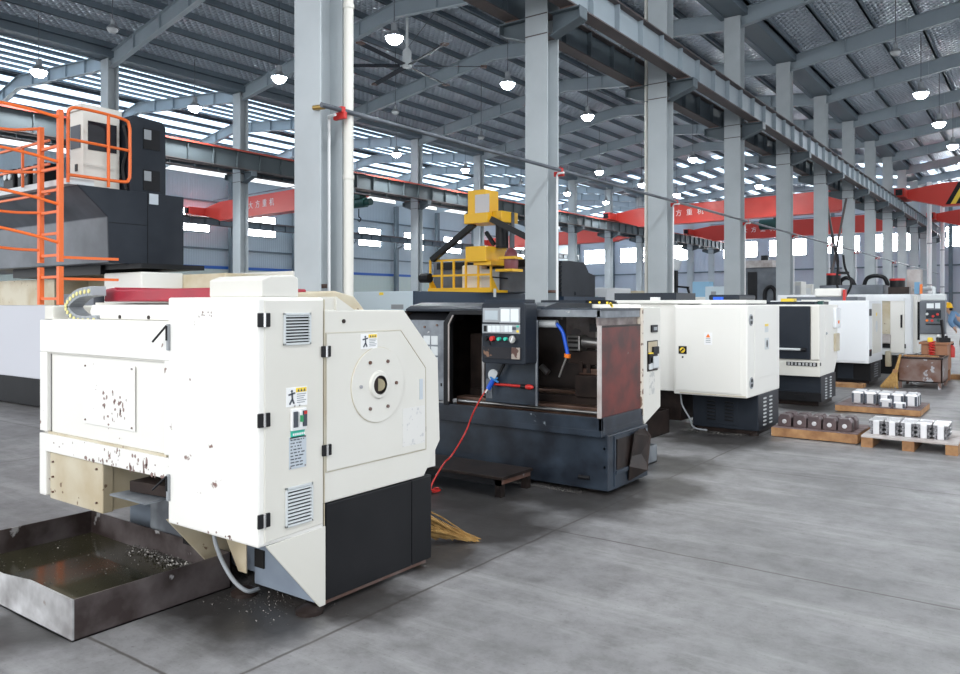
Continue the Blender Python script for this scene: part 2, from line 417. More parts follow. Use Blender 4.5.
# crane girders
def girder(x, y0, y1, z0, z1, label, railm, redside=0, web=GIRD):
    t = thing('crane_girder', label, 'girder', (x, (y0+y1)/2, z0), 'crane girders')
    w = BX(x-.012, x+.012, y0, y1, z0+.02, z1-.02)
    y = y0+.3
    while y < y1:
        w.box(x-.13, x+.13, y-.012, y+.012, z0+.02, z1-.02); y += PITCH/5
    w.build('web', web, t)
    BX(x-.16, x+.16, y0, y1, z0, z0+.03).build('bottom_flange', FLANGE, t)
    BX(x-.16, x+.16, y0, y1, z1-.03, z1).build('top_flange', FLANGE, t)
    BX(x-.04, x+.04, y0, y1, z1, z1+.09).build('crane_rail', railm, t)
    if redside: BX(x+redside*.16, x+redside*.16+redside*.03, y0, y1, z1-.02, z1+.05).build('conductor_bar', REDRAIL, t)
    return t
girder(R1+.66, 2, 83, 7.49, 8.17, 'crane girder on the aisle side of the column row along the lathes', FLANGE, 0, RAFT)
girder(R1-.66, 2, 83, 7.49, 8.17, 'crane girder on the middle bay side of the column row along the lathes', FLANGE)
girder(R2+.66, 4, 85, 7.49, 8.25, 'red edged crane girder on the near side of the far column row', FLANGE, 1, mat('dull_girder_grey', (.075, .095, .105), .65))
girder(R2-.66, 4, 85, 7.49, 7.70, 'crane girder on the wall side of the far column row', FLANGE, -1)
girder(RW+.95, 10, 87, 7.22, 7.70, 'crane girder running along the long clad wall across its windows', FLANGE, 0)
# walls
wl = struct('wall_left', BX(RW-.35, RW-.1, 0, 92, 0, 10.95), PANEL)
BX(RW-.1, RW-.02, 0, 92, 0, 4.2).build('dado_cladding', DADO, wl)
BX(RW-.1, RW+.02, 0, 92, 4.2, 4.42).build('blue_flashing', BLUEBAND, wl)
for z in (5.6, 9.0): BX(RW-.1, RW+.0, 0, 92, z, z+.12).build('girt', GIRD, wl)
def endY(x): return 84.5+SK(x)
def eprism(x0, x1, z0, z1, d0, d1):
    return MB().add([(x, endY(x)+d, z) for z in (z0, z1) for d in (d0, d1) for x in (x0, x1)],
                    [(0, 2, 3, 1), (4, 5, 7, 6), (0, 1, 5, 4), (2, 6, 7, 3), (0, 4, 6, 2), (1, 3, 7, 5)])
we = struct('wall_end', eprism(-49.4, 13, 0, 11.2, .0, .25), PANELX)
for z in (2.6, 5.2, 9.6): eprism(-49, 13, z, z+.15, -.12, 0).build('girt', GIRD, we)
for x in [-49+5.2*i for i in range(12)]: eprism(x-.16, x+.16, 0, 11, -.35, -.12).build('wall_post', GIRD, we)
for a, b, _ in BAYS:
    m = (a+b)/2
    MB().add([(a, endY(a), 11.1), (b, endY(b), 11.1), (m, endY(m), 12.6), (a, endY(a)+.2, 11.1), (b, endY(b)+.2, 11.1), (m, endY(m)+.2, 12.6)],
             [(0, 1, 2), (5, 4, 3), (0, 3, 4, 1), (1, 4, 5, 2), (2, 5, 3, 0)]).build('gable', PANELX, we)
nw = 0
def frame_bars(mk, u0, u1, z0, z1):
    mb = MB()
    for q in (mk(u0, u1, z0-.06, z0), mk(u0, u1, z1, z1+.06), mk(u0-.06, u0, z0-.06, z1+.06), mk(u1, u1+.06, z0-.06, z1+.06)): mb.add(q.v, q.f)
    for i in (1, 2):
        u = u0+(u1-u0)*i/3; q = mk(u-.025, u+.025, z0, z1); mb.add(q.v, q.f)
    return mb
for k in range(10):
    y = 17.8 + PITCH*k + 1.55; nw += 1
    w = struct('window_%d' % nw, BX(RW-.09, RW-.06, y, y+2.75, 6.85, 8.38), WINLIGHT)
    frame_bars(lambda a, b, c, d: BX(RW-.1, RW-.02, a, b, c, d), y, y+2.75, 6.85, 8.38).build('window_frame', GIRD, w)
for x in [-46.2, -40.9, -35.6, -27.6, -22.4, -17.2, -12.0, -5.9, -1.0]:
    nw += 1; hw = 1.9
    z0, z1 = (6.8, 8.45) if x < -8 else (7.0, 8.8)
    w = struct('window_%d' % nw, eprism(x-hw, x+hw, z0, z1, -.05, -.02), WINLIGHT)
    frame_bars(lambda a, b, c, d: eprism(a, b, c, d, -.1, -.02), x-hw, x+hw, z0, z1).build('window_frame', GIRD, w)
# ground-floor daylight doors in the end wall
for k, (x, z) in enumerate(((-44., 2.5), (-24.6, 2.6))):
    d = struct('door_%d' % (k+1), eprism(x-1.3, x+1.3, .02, z, -.06, -.01), mat('blue_door_paint', (.12, .2, .33), .5))
    eprism(x-.9, x+.9, 1.2, z-.3, -.08, -.061).build('door_pane', LGREY, d)
# ================================================================ SERVICES ON THE COLUMNS
PX, PZ = R1+.42, 4.32
pp = thing('gas_pipe', 'thin grey compressed air pipe strung level along the column row', 'pipe', (PX, 40, PZ))
MB().tube([(PX, 7.2, PZ), (PX, 79, PZ)], .035, 10).build('pipe_run', GREYM, pp, smooth=True)
MB().tube([(PX-.05, 7.3, PZ), (PX-.24, 7.28, PZ+.01)], .035, 10).build('brass_valve', mat('brass', (.45, .3, .1), .35, .8), pp, smooth=True)
for k in range(9):
    y = 7.54+PITCH*k
    MB().box(R1+.26, PX+.06, y+.02, y+.08, PZ-.12, PZ-.02).box(PX-.04, PX+.04, y-.0, y+.07, PZ-.04, PZ+.05).build('red_bracket', RED, pp, bevel=.01)
first = None
for k in range(9):
    y = 7.54+PITCH*k
    dx_ = .16 if k else 0
    lab = 'thin white drop pipe running down the %s column of the lathe row' % ORD[k]
    if first is None:
        first = thing('drop_pipe', lab, 'pipe', (R1+.18, y+.02, 0), 'white drop pipes')
        x = R1+.18
        MB().tube([(PX-.04, y-.05, PZ-.07), (x+.05, y-.03, PZ-.07), (x, y+.02, PZ-.10), (x, y+.02, .1)], .022, 8).build('pipe_run', WHITEPL, first, smooth=True)
        BX(x-.04, x+.04, y-.04, y+.06, 1.55, 1.67).build('pipe_clip', GREYPL, first)
        MB().cyl((x-.03, y+.02, 1.9), (x-.22, y-.02, 1.9), .03).build('stop_valve', RUST, first, smooth=True)
    else: copy_tree(first, (R1+.18+dx_, y+.02, 0), None, lab)
WP = ['behind the nearest white lathe', 'behind the dark lathe control panel', 'behind the rust red door', 'behind the second white lathe']
for k in (0,):
    y = 7.54+PITCH*k; r = .07
    t = thing('drain_pipe', 'white upright drain pipe on the aisle flange of the %s column of the lathe row%s' % (ORD[k], ''), 'pipe', (R1+.34, y+.24, 0), 'white drain pipes')
    MB().tube([(R1+.34, y+.24, 0), (R1+.34, y+.24, 7.0), (R1+.30, y+.30, 7.4), (R1+.30, y+.30, 10.6)], r, 12).build('pipe_run', CREAM, t, smooth=True)
    for z in (1.2, 3.4, 5.8): MB().cyl((R1+.34, y+.24, z), (R1+.34, y+.24, z+.06), r+.008).build('pipe_collar', CREAM, t)
x, y = R1-.36, 19.48-.1
t = thing('drain_pipe', 'cream full height drain pipe beside the column behind the rust red door', 'pipe', (x, y, 0), 'white drain pipes')
MB().tube([(x, y, 0), (x, y, 10.6)], .05, 12).build('pipe_run', CREAM, t, smooth=True)
for z in (1.2, 3.4, 5.8): MB().cyl((x, y, z), (x, y, z+.06), .058).build('pipe_collar', CREAM, t)
for (y, lab) in ((65.0, 'tall white standpipe in the aisle bay near the far end, nearer of the two'), (73.5, 'tall white standpipe in the aisle bay, closest to the end wall')):
    x = R1+1.25
    t = thing('standpipe', lab, 'pipe', (x, y, 0), 'tall white standpipes')
    MB().tube([(x, y, 0), (x, y, 10.5)], .16, 12).build('pipe_run', WHITEPL, t, smooth=True)
    for z in (3, 6, 9): MB().cyl((x, y, z), (x, y, z+.08), .18).build('pipe_collar', GREYPL, t)
for x, nm in ((R1, 'the row along the lathes'), (R2, 'the far column row')):
    t = thing('roof_gutter', 'dark steel valley gutter running under the roof along ' + nm, 'gutter', (x, 44, 10.95))
    for s_ in (-1, 1): BX(x+s_*.36-.09, x+s_*.36+.09, 4, 84, 10.96, 11.26).build('gutter_beam', PURL, t)
    BX(x-.27, x+.27, 4, 84, 11.0, 11.05).build('gutter_sole', PURL, t)
# cross bracing in the bay between columns
for (k, lab) in ((6, 'crossed dark bracing rods between the distant columns of the lathe row'), ):
    y0, y1 = 7.54+PITCH*5, 7.54+PITCH*6
    t = thing('cross_brace', lab, 'brace', (R1, (y0+y1)/2, 3), 'cross braces')
    MB().bar((R1+.05, y0+.3, 7.0), (R1+.05, y1-.3, .6), .09).build('brace_rod', FLANGE, t)
    MB().bar((R1-.05, y0+.3, .6), (R1-.05, y1-.3, 7.0), .09).build('brace_rod', FLANGE, t)
for (i, y0, lab) in ((0, 63.5, 'pale crossed bracing between far row columns near the end wall'),):
    t = thing('cross_brace', lab, 'brace', (R2, y0+3, 3), 'cross braces')
    for a, b in ((0.3, 5.7), (5.7, .3)):
        for x in (R2-.12, R2+.12): MB().bar((x, y0+a, .3), (x, y0+b, 6.8), .07).build('brace_rod', GREYM, t)
# ================================================================ OVERHEAD CRANES
def crane(x0, x1, yc, z0, z1, label, letters=None, stripes=False, zr=8.36):
    t = thing('overhead_crane', label, 'crane', ((x0+x1)/2, yc+SK((x0+x1)/2), z0), 'overhead cranes')
    w = .35; tp = 2.2
    zt = zr+.52
    pr = [(x0, zr+.05), (x0+tp, z0), (x1-tp, z0), (x1, zr+.05), (x1, zt-.02), (x1-tp, z1), (x0+tp, z1), (x0, zt-.02)]
    shear(MB().prism(pr, 'y', yc-w, yc+w)).build('box_girder', CRANERED, t)
    shear(MB().box(x0+tp, x1-tp, yc-w-.06, yc+w+.06, z0-.04, z0+.04)).build('lower_flange', CRANERED, t)
    for xe in (x0, x1):
        q = shear(MB().box(xe-.3, xe+.3, yc-1.6, yc+1.6, zr, zt)); q.build('end_carriage', CRANERED, t)
        shear(BX(xe-.18, xe+.18, yc-1.75, yc-1.6, zr+.08, zt-.08)).build('buffer', BLACKPL, t)
    shear(MB().box(x0+tp, x1-tp, yc-w-.5, yc-w-.44, z1+.0, z1+.06)).build('cable_track', GREYM, t)
    if letters:
        for ch, x in letters:
            text('letter', ch, .52, WHITEPL, t, (x, yc+SK(x)-w-.02, z0+(z1-z0)*.52), (PI/2, 0, -math.atan(.108)))
    if stripes:
        for i, m in enumerate((BLACKPL, YELPL, BLACKPL, YELPL)):
            x = x0+tp+.2+i*.28
            shear(MB().prism([(x, z0+.05), (x+.28, z0+.05), (x+.28+.7, z1-.02), (x+.7, z1-.02)], 'y', yc-w-.012, yc-w-.002)).build('hazard_stripe', m, t)
    return t
XS = lambda a, d, n: [a+d*i for i in range(n)]
LET = '大方重机'
crane(RW+1.2, R2-.7, 28.8, 7.35, 8.6, 'red overhead travelling crane in the bay by the long wall, nearest of the red cranes', list(zip(LET, XS(-41.7, .8, 4))), zr=7.80)
crane(RW+1.2, R2-.7, 62.5, 7.4, 8.6, 'red overhead crane far down the bay by the long wall', list(zip(LET, XS(-41.7, .8, 4))), zr=7.80)
crane(R2+.7, R1-.7, 55.2, 7.75, 9.15, 'red overhead crane spanning the middle bay, the nearer of its two', list(zip(LET, XS(-23.45, .87, 4))))
crane(R2+.7, R1-.7, 72.0, 7.75, 9.15, 'red overhead crane spanning the middle bay, the one closest to its end wall', list(zip(LET, XS(-22.9, .85, 4))))
crane(R1+.7, RR-.7, 56.6, 7.75, 9.15, 'red overhead crane with black and yellow stripes above the aisle', None, True)
crane(R1+.7, RR-.7, 72.5, 7.75, 9.15, 'plain red overhead crane above the aisle, closest to the end wall')
# electric hoist hung beside the far row girder
hx, hy = -29.9, 31.3
p = onY(360, 203, 30.2); hx, hy, hz = p
t = thing('hanging_hoist', 'dark green electric hoist hanging under the red crane by the far column row', 'hoist', (hx, hy, hz-.5))
MB().cyl((hx-.5, hy, hz), (hx+.45, hy, hz), .26, n=18).build('drum', GREEN, t, smooth=True)
MB().cyl((hx+.45, hy, hz), (hx+.8, hy, hz+.02), .19, n=18).build('motor', GREEN, t, smooth=True)
BX(hx-.4, hx+.2, hy-.25, hy+.25, hz+.22, hz+.5).build('trolley', GREEN, t)
BX(hx-.85, hx-.4, hy-.25, hy+.25, hz+.15, hz+.6).build('trolley_plate', RED, t)
MB().cyl((hx-.1, hy, hz-.3), (hx-.1, hy, hz-.75), .03).build('rope', BLACKPL, t)
MB().tube(bez([(hx-.1, hy, hz-.75), (hx+.06, hy, hz-.85), (hx-.05, hy, hz-.98), (hx-.18, hy, hz-.9)], 5), .035).build('hook', BLACKPL, t)
p = onY(772, 224, 68); hx, hy, hz = p
t = thing('hanging_hoist', 'small green hoist hanging under the distant middle bay crane', 'hoist', (hx, hy, hz-.5))
MB().cyl((hx-1.0, hy, hz), (hx+.9, hy, hz), .45, n=16).build('drum', GREEN, t, smooth=True)
BX(hx+.2, hx+.9, hy-.4, hy+.4, hz+.4, hz+1.2).build('trolley', GREEN, t)
# ================================================================ CEILING FAN
fx, fy, fz = -18.6, 21.07, 10.2
t = thing('ceiling_fan', 'huge six bladed ceiling fan hanging from a long rod in the middle bay', 'fan', (fx, fy, fz))
MB().cyl((fx, fy, fz+.1), (fx, fy, 12.45), .05).build('down_rod', LGREY, t, smooth=True)
MB().lathe((fx, fy, fz), [(.05, -.1), (.16, -.08), (.2, .0), (.16, .12), (.16, .5), (.08, .6)]).build('motor_hub', LGREY, t, smooth=True)
dh = Vector((.808, .589, 0)); dd = Vector((-.589, .808, 0))
for k in range(6):
    a = math.radians(60*k+2); d = dh*math.cos(a)+dd*math.sin(a); n = Vector((0, 0, 1)).cross(d)
    A = Vector((fx, fy, fz-.02)); P1 = A+d*.25; P2 = A+d*2.75
    MB().add([e+n*x+Vector((0, 0, z+x*.25)) for e in (P1, P2) for x, z in ((-.09, -.012), (.09, -.012), (.09, .012), (-.09, .012))],
             [(0, 1, 2, 3), (7, 6, 5, 4)] + [(i, (i+1) % 4, 4+(i+1) % 4, 4+i) for i in range(4)]).build('blade', NAVY, t)
    bl = kids(t)[-1]
    MB().obox(P2, (.22, .22, .05), Matrix.Rotation(math.atan2(d.y, d.x), 3, 'Z')).build('blade_tip', RUST, bl)
for sgn in (-1, 1): MB().cyl((fx, fy, fz+.6), (fx+sgn*1.2, fy+.5, 12.3), .012, n=6).build('stay_wire', GREYM, t)
# ================================================================ PENDANT LAMPS
def lamp(x, y, z, on, label):
    t = thing('pendant_lamp', label, 'lamp', (x, y, z), 'lit pendant lamps' if on else 'unlit pendant lamps')
    top = under(max(min(x, RR), RW))+RD
    MB().cyl((x, y, z+.25), (x, y, top), .014, n=6).build('suspension_cable', GREYM, t)
    k_ = .98 if on else .62
    sc_ = lambda pr: [(r*k_, q*k_) for r, q in pr]
    MB().lathe((x, y, z), sc_([(.10, .42), (.10, .2), (.13, .18), (.27, .02), (.28, 0), (.25, .01), (.12, .16), (.02, .17)])).build('lamp_shade', SHADEM, t, smooth=True)
    MB().lathe((x, y, z), sc_([(.02, .06), (.2, .02), (.245, -.02), (.22, -.10), (.13, -.18), (.01, -.20)])).build('lamp_lens', LAMPON if on else LAMPOFF, t, smooth=True)
    if on:
        li = bpy.data.lights.new('lamp_light', 'SPOT'); li.spot_size = math.radians(160); li.spot_blend = .6; li.energy = LAMPW; li.color = (.93, .97, 1); li.shadow_soft_size = .3
        o = bpy.data.objects.new('lamp_light', li); C.objects.link(o); o.location = (0, 0, -.35); o.parent = t
    return t
LAMPW = 260
ROWS = [(-15.5, 17.0, 'middle bay row closest to the lathes', {0, 1, 2, 4, 5, 6, 7}), (-21.45, 11.75, 'middle bay row under the far slope', {1, 5, 6, 7, 8}),
        (-27.4, 12.45, 'row in front of the far columns', {0, 1, 3, 4, 6, 7}), (-3.85, 27.1, 'aisle bay row', {1, 2, 3, 4, 5})]
for x, y0, nm, lit in ROWS:
    for k in range(9):
        y = y0+5.92*k
        if y > 66: continue
        on = k in lit
        lamp(x, y, 9.45, on, '%s pendant lamp, %s along the %s' % ('brightly lit' if on else 'unlit grey', ORD[k], nm))
# lamps of the same grid over the near end of the aisle
for (x, y, w) in ((-3.85, 3.4, 'over the front of the nearest white lathe'), (-3.85, 9.3, 'over the aisle end of the dark lathe'), (-3.85, 15.2, 'over the pallets of parts'), (2.1, 3.4, 'over the open floor beside the camera'), (2.1, 9.3, 'over the open floor facing the dark lathe')):
    lamp(x, y, 9.45, True, 'lit pendant lamp hanging ' + w)
# ================================================================ CAMERA, SKY, VIEW
cam = bpy.data.cameras.new('camera'); cam.sensor_width = 36; cam.lens = 36*781/960; cam.shift_y = -33/960
cam.clip_end = 500
co = bpy.data.objects.new('camera', cam); C.objects.link(co); co.location = (0, 0, EYE); co.rotation_euler = (PI/2, 0, math.radians(36.1))
bpy.context.scene.camera = co
w = bpy.data.worlds.new('world'); bpy.context.scene.world = w; w.use_nodes = True
w.node_tree.nodes['Background'].inputs[0].default_value = (.90, .95, 1, 1)
w.node_tree.nodes['Background'].inputs[1].default_value = .95
sc = bpy.context.scene
# low sun through the open end of the hall behind the camera, softened by haze
sl = bpy.data.lights.new('sun', 'SUN'); sl.energy = .75; sl.angle = math.radians(35); sl.color = (1, .98, .95)
so = bpy.data.objects.new('sun', sl); C.objects.link(so); so.rotation_euler = (math.radians(66), 0, math.radians(8))
sc.view_settings.view_transform = 'Standard'; sc.view_settings.look = 'None'; sc.view_settings.exposure = 1.05; sc.view_settings.gamma = 1
sc.view_settings.use_curve_mapping = False
sc.cycles.use_denoising = True; sc.cycles.max_bounces = 8; sc.cycles.diffuse_bounces = 4
# ================================================================ MACHINES
def tri_label(parent, face, a, b, kind):
    """warning plate: white plate with a yellow heading, a small black figure and grey print; face 'x' = on an X plane"""
    X = face
    z1, z0 = max(a.z, b.z), min(a.z, b.z); y0, y1 = min(a.y, b.y), max(a.y, b.y); h = z1-z0; w = y1-y0
    pl = BX(X, X+.003, y0, y1, z0, z1).build('warning_plate', WHITEPL, parent)
    BX(X+.003, X+.004, y0+w*.45, y1-w*.04, z1-h*.28, z1-h*.05).build('yellow_heading', YELPL, pl)
    mb = MB()
    for i in range(3): mb.prism([(y0+w*(.52+.14*i), z1-h*.25), (y0+w*(.62+.14*i), z1-h*.25), (y0+w*(.57+.14*i), z1-h*.09)], 'x', X+.004, X+.005)
    mb.build('heading_print', INK, pl)
    f = MB()
    cx, cz = y0+w*.26, z0+h*.5
    f.sph((X+.003, cx, cz+h*.30), h*.08, (.2, 1, 1), 8)
    for p, q in (((0, .22), (.02, -.1)), ((-.2, .12), (.18, .2)), ((.02, -.1), (-.14, -.38)), ((.02, -.1), (.12, -.36))):
        f.bar((X+.0035, cx+p[0]*w*.8, cz+p[1]*h), (X+.0035, cx+q[0]*w*.8, cz+q[1]*h), .004, h*.09)
    f.build('black_figure', INK, pl)
    pr = MB()
    for i in range(5):
        z = z1-h*(.38+.11*i); pr.box(X+.003, X+.004, y0+w*.5, y1-w*(.06+.06*(i % 3)), z-h*.022, z+h*.022)
    pr.build('small_print', GREYPL, pl)
    return pl
def louvre(parent, X, a, b, n, m, name='louvre_vent'):
    z1, z0 = max(a.z, b.z), min(a.z, b.z); y0, y1 = min(a.y, b.y), max(a.y, b.y)
    fr = MB().box(X, X+.012, y0, y1, z1-.012, z1).box(X, X+.012, y0, y1, z0, z0+.012).box(X, X+.012, y0, y0+.012, z0, z1).box(X, X+.012, y1-.012, y1, z0, z1)
    v = fr.build(name, m, parent, bevel=.002)
    BX(X, X+.002, y0+.01, y1-.01, z0+.01, z1-.01).build('vent_recess', DARKGAP, v)
    sl = MB(); h = (z1-z0-.024)/n
    for i in range(n):
        z = z0+.012+h*i; sl.prism([(X+.003, z+h*.78), (X+.012, z+h*.38), (X+.013, z+h*.52), (X+.004, z+h*.92)], 'y', y0+.012, y1-.012)
    sl.build('vent_slat', m, v)
    return v
def hinge_x(parent, X, y, z, s=.035):
    h = BX(X, X+.014, y-s*1.05, y-s*.12, z-s, z+s).box(X, X+.014, y+s*.12, y+s*1.05, z-s, z+s).build('hinge', BLACKPL, parent, bevel=.004)
    MB().cyl((X+.012, y, z-s), (X+.012, y, z+s), .008, n=10).build('hinge_pin', CHROME, h, smooth=True)
    return h
# ---------------------------------------------------------------- the nearest white lathe
XE = -3.15
t = thing('cnc_lathe', 'chipped white lathe nearest the camera, with a round bolted cover on its end door', 'machine', (-4.2, 3.2, 0))
body = MB().prism([(2.90, .62), (2.90, 1.55), (3.50, 1.55), (3.84, 1.27), (3.85, .62)], 'x', -5.44, -3.16).build('body', CREAM, t)
BX(-5.2, -3.2, 2.97, 3.7, .05, .62).build('bed_base', STEELBASE, t, bevel=.01)
BX(-4.73, -4.30, 2.84, 2.97, .12, .72).build('bed_end', WORNGREY, t, bevel=.01)
BX(-4.30, -3.98, 2.80, 2.97, .18, .72).build('chip_recess', DARKGAP, t)
# electrical cabinet at the aisle end
cab = BX(-3.925, XE, 2.463, 2.895, .443, 1.685).build('cabinet', CHIP, t, bevel=.012)
MB().prism([(2.50, .462), (2.885, .474), (2.885, 1.67), (2.50, 1.668)], 'x', XE, XE+.006).build('cabinet_door', CREAM, cab, bevel=.003)
for p in ((262.5, 320), (263.5, 420), (265, 520)): hinge_x(t, XE+.003, 2.492, onX(*p, XE).z)
louvre(t, XE+.006, onX(282, 313, XE), onX(309, 344, XE), 9, LGREY)
louvre(t, XE+.006, onX(284, 488, XE), onX(311, 520, XE), 10, LGREY)
tri_label(t, XE+.006, onX(285, 388, XE), onX(306, 404.5, XE), 0)
a, b = onX(289, 409, XE), onX(304, 428.5, XE)
sw = BX(XE+.006, XE+.022, a.y, b.y, b.z, a.z).build('power_switch', WHITEPL, t, bevel=.004)
w_ = b.y-a.y
for i, (u, v, m) in enumerate(((.10, .34, INK), (.72, .95, INK), (.44, .60, WHITEPL))): BX(XE+.022, XE+.03, a.y+w_*u, a.y+w_*v, b.z+.018, a.z-.014).build('switch_block', m, sw)
BX(XE+.03, XE+.045, a.y+w_*.47, a.y+w_*.57, b.z+.045, a.z-.035).build('switch_toggle', mat('switch_green', (.03, .3, .12), .4), sw)
BX(XE+.03, XE+.033, a.y+w_*.74, a.y+w_*.93, a.z-.032, a.z-.016).build('red_mark', RED, sw)
for u in (.3, .62):
    for z in (a.z+.014, b.z-.02): MB().cyl((XE+.005, a.y+w_*u, z), (XE+.009, a.y+w_*u, z), .005, n=8).build('screw', RUST, t)
a, b = onX(289.5, 431, XE), onX(303.5, 436.5, XE)
gs = BX(XE+.006, XE+.009, a.y, b.y, b.z, a.z).build('green_sticker', TEAL, t, bevel=.003)
mb = MB()
for i in range(6): mb.box(XE+.009, XE+.0098, a.y+.014+i*.014, a.y+.024+i*.014, (a.z+b.z)/2-.006, (a.z+b.z)/2+.006)
mb.build('sticker_print', WHITEPL, gs)
a, b = onX(288, 437.5, XE), onX(305, 466, XE)
rp = BX(XE+.006, XE+.009, a.y, b.y, b.z, a.z).build('rating_plate', PLATE, t)
mb = MB(); h = a.z-b.z
for i in range(9):
    z = a.z-.016-i*h*.1; y = a.y+.008
    for _ in range(5):
        l = random.uniform(.006, .028)
        if y+l > b.y-.008: break
        mb.box(XE+.009, XE+.0097, y, y+l, z-.003, z+.003); y += l+random.uniform(.004, .012)
mb.build('plate_print', INK, rp)
for y, z in ((a.y+.008, b.z+.008), (b.y-.008, b.z+.008), (a.y+.008, a.z-.006), (b.y-.008, a.z-.006)): MB().cyl((XE+.008, y, z), (XE+.011, y, z), .004, n=8).build('plate_screw', RUST, rp)
# gear end panel
MB().prism([(2.898, .577), (2.898, 1.618), (3.542, 1.614), (3.867, 1.296), (3.887, .78), (3.729, .577)], 'x', XE-.55, XE).build('end_panel', CREAM, t, bevel=.008)
dr = MB().prism([(2.912, .747), (2.912, 1.489), (3.506, 1.488), (3.734, 1.251), (3.738, .747)], 'x', XE, XE+.007)
dr = dr.build('end_door', CREAM, t, bevel=.003)
# dark seam round the door
sm = [(2.908, .743), (2.908, 1.494), (3.508, 1.493), (3.739, 1.253), (3.743, .743)]
mb = MB()
for p, q in zip(sm, sm[1:]+sm[:1]): mb.bar((XE+.0005, p[0], p[1]), (XE+.0005, q[0], q[1]), .008, .002)
mb.build('door_seam', STAINED, t)
MB().bar((XE+.0005, 2.897, .46), (XE+.0005, 2.897, 1.675), .007, .003).build('cabinet_seam', STAINED, t)
hinge_x(t, XE+.006, 2.90, 1.395, .03); hinge_x(t, XE+.006, 2.905, .865, .03)
cy, cz = 3.306, 1.183
MB().tube([(XE+.006, cy, cz), (XE+.015, cy, cz)],   .216, 48).build('round_cover', CREAM, t, bevel=.002)
rc = kids(t)[-1]
MB().tube([(XE+.004, cy, cz), (XE+.0095, cy, cz)], .2185, 48).build('cover_seam', STAINED, rc)
MB().lathe((0, 0, 0), [(.052, .0), (.075, .0), (.068, .016), (.054, .018)], 28)
rim = MB().lathe((0, 0, 0), [(.05, 0), (.082, 0), (.075, .012), (.055, .014)], 28); rim.v = [(XE+.015+z, cy+x, cz+y) for x, y, z in rim.v]; rim.f = rim.f[:-2]
rim.build('bore_rim', CREAM, rc, smooth=True)
MB().tube([(XE+.014, cy, cz), (XE+.0165, cy, cz)], .053, 24).build('spindle_bore', OILY, rc)
MB().tube([(XE+.016, cy, cz), (XE+.020, cy-.004, cz)], .036, 20).build('spindle_end', mat('greasy_brass', (.32, .28, .18), .4, .4), rc)
for k in range(6):
    a = math.radians(60*k+30); MB().cyl((XE+.014, cy+.155*math.sin(a)*.95, cz+.152*math.cos(a)), (XE+.023, cy+.155*math.sin(a)*.95, cz+.152*math.cos(a)), .011, n=6).build('cover_bolt', RUST, rc)
tri_label(t, XE+.007, onX(359.5, 334, XE), onX(376, 348, XE), 0)
a, b = onX(418.5, 379, XE), onX(421.5, 399, XE)
BX(XE+.007, XE+.010, a.y, b.y, b.z, a.z).build('nameplate_strip', PLATE, t)
MB().cyl((XE, 3.04, 1.555), (XE+.006, 3.04, 1.555), .012, n=10).build('panel_hole', OILY, t)
# scrubbed patch low on the door
BX(XE+.0072, XE+.0082, 3.52, 3.725, .79, 1.02).build('peeled_sticker', mat('peeled_paper', (.72, .71, .68), .6, wear=(24, .60, (.56, .56, .56))), t)
# base
bk = BX(-3.62, XE, 2.914, 3.61, .05, .572).build('black_base', BLACK, t, bevel=.006)
BX(-3.62, XE, 3.614, 3.80, .05, .572).build('black_base_panel', BLACK, t, bevel=.006)
BX(-3.6, XE-.03, 2.93, 3.78, .02, .05).build('base_rail', RUST, t)
BX(XE-.16, XE-.06, 3.18, 3.6, .018, .05).build('drip_bar', OILY, t)
MB().prism([(2.513, .441), (2.909, .455), (2.909, .03), (2.868, .03)], 'x', XE-.012, XE).build('gusset', CREAM, t, bevel=.003)
MB().prism([(2.48, .452), (2.9, .452), (2.9, .03), (2.84, .03)], 'x', -3.975, -3.962).build('gusset', STAINED, t, bevel=.003)
MB().prism([(-3.955, .45), (-3.66, .45), (-3.66, .13), (-3.73, .13)], 'y', 2.78, 2.79).build('splash_plate', STAINED, t, bevel=.003)
BX(-3.66, XE-.014, 2.84, 2.97, .06, .45).build('base_side', STEELBASE, t)
BX(-3.65, -3.57, 2.83, 2.845, .16, .26).build('base_slot', DARKGAP, t)
for (x, y) in ((-3.2, 2.84), (-3.70, 2.80), (-3.35, 3.62), (-5.1, 3.0), (-5.1, 3.6)):
    f = MB().lathe((x, y, 0), [(.075, 0), (.075, .02), (.05, .035), (.02, .05)], 20).build('levelling_foot', OILY, t, smooth=True)
MB().tube(bez([onY(213, 530, 2.66), onY(216, 545, 2.66), onY(223, 563, 2.68), onY(234, 581, 2.70), onY(247, 591, 2.74), onY(258, 589, 2.83)]), .012, 10).build('drain_hose', GREYPL, t, smooth=True)
# long sliding guard towards the camera
y = 2.505
BX(-5.50, -3.975, y-.003, y+.05, .668, .786).build('lower_rail', CHIP, t, bevel=.006)
gd = MB().box(-5.50, -3.975, y, y+.05, 1.33, 1.545).box(-5.50, -5.40, y, y+.05, .80, 1.33).box(-4.03, -3.975, y, y+.05, .80, 1.33)
gd = gd.build('front_guard', CHIP, t, bevel=.006)
BX(-5.41, -4.02, y+.030, y+.05, .79, 1.34).build('guard_panel', WHITE, gd)
rc_ = random.Random(11)
def flakes(n, fx_, fz_, yy, s0, s1, par):
    mb = MB()
    for _ in range(n):
        cx_, cz_, s = fx_(), fz_(), rc_.uniform(s0, s1); m_ = rc_.randint(6, 9); e = rc_.uniform(.5, 1.6)
        mb.prism([(cx_+s*e*rc_.uniform(.5, 1.2)*math.cos(2*PI*i/m_)*.7, cz_+s/e*rc_.uniform(.5, 1.2)*math.sin(2*PI*i/m_)) for i in range(m_)], 'y', yy-.0012, yy)
    return mb.build('chip_speck', mat('bare_primer', (.20, .12, .11), .6, noise=(40, .6, (.30, .22, .20))), par)
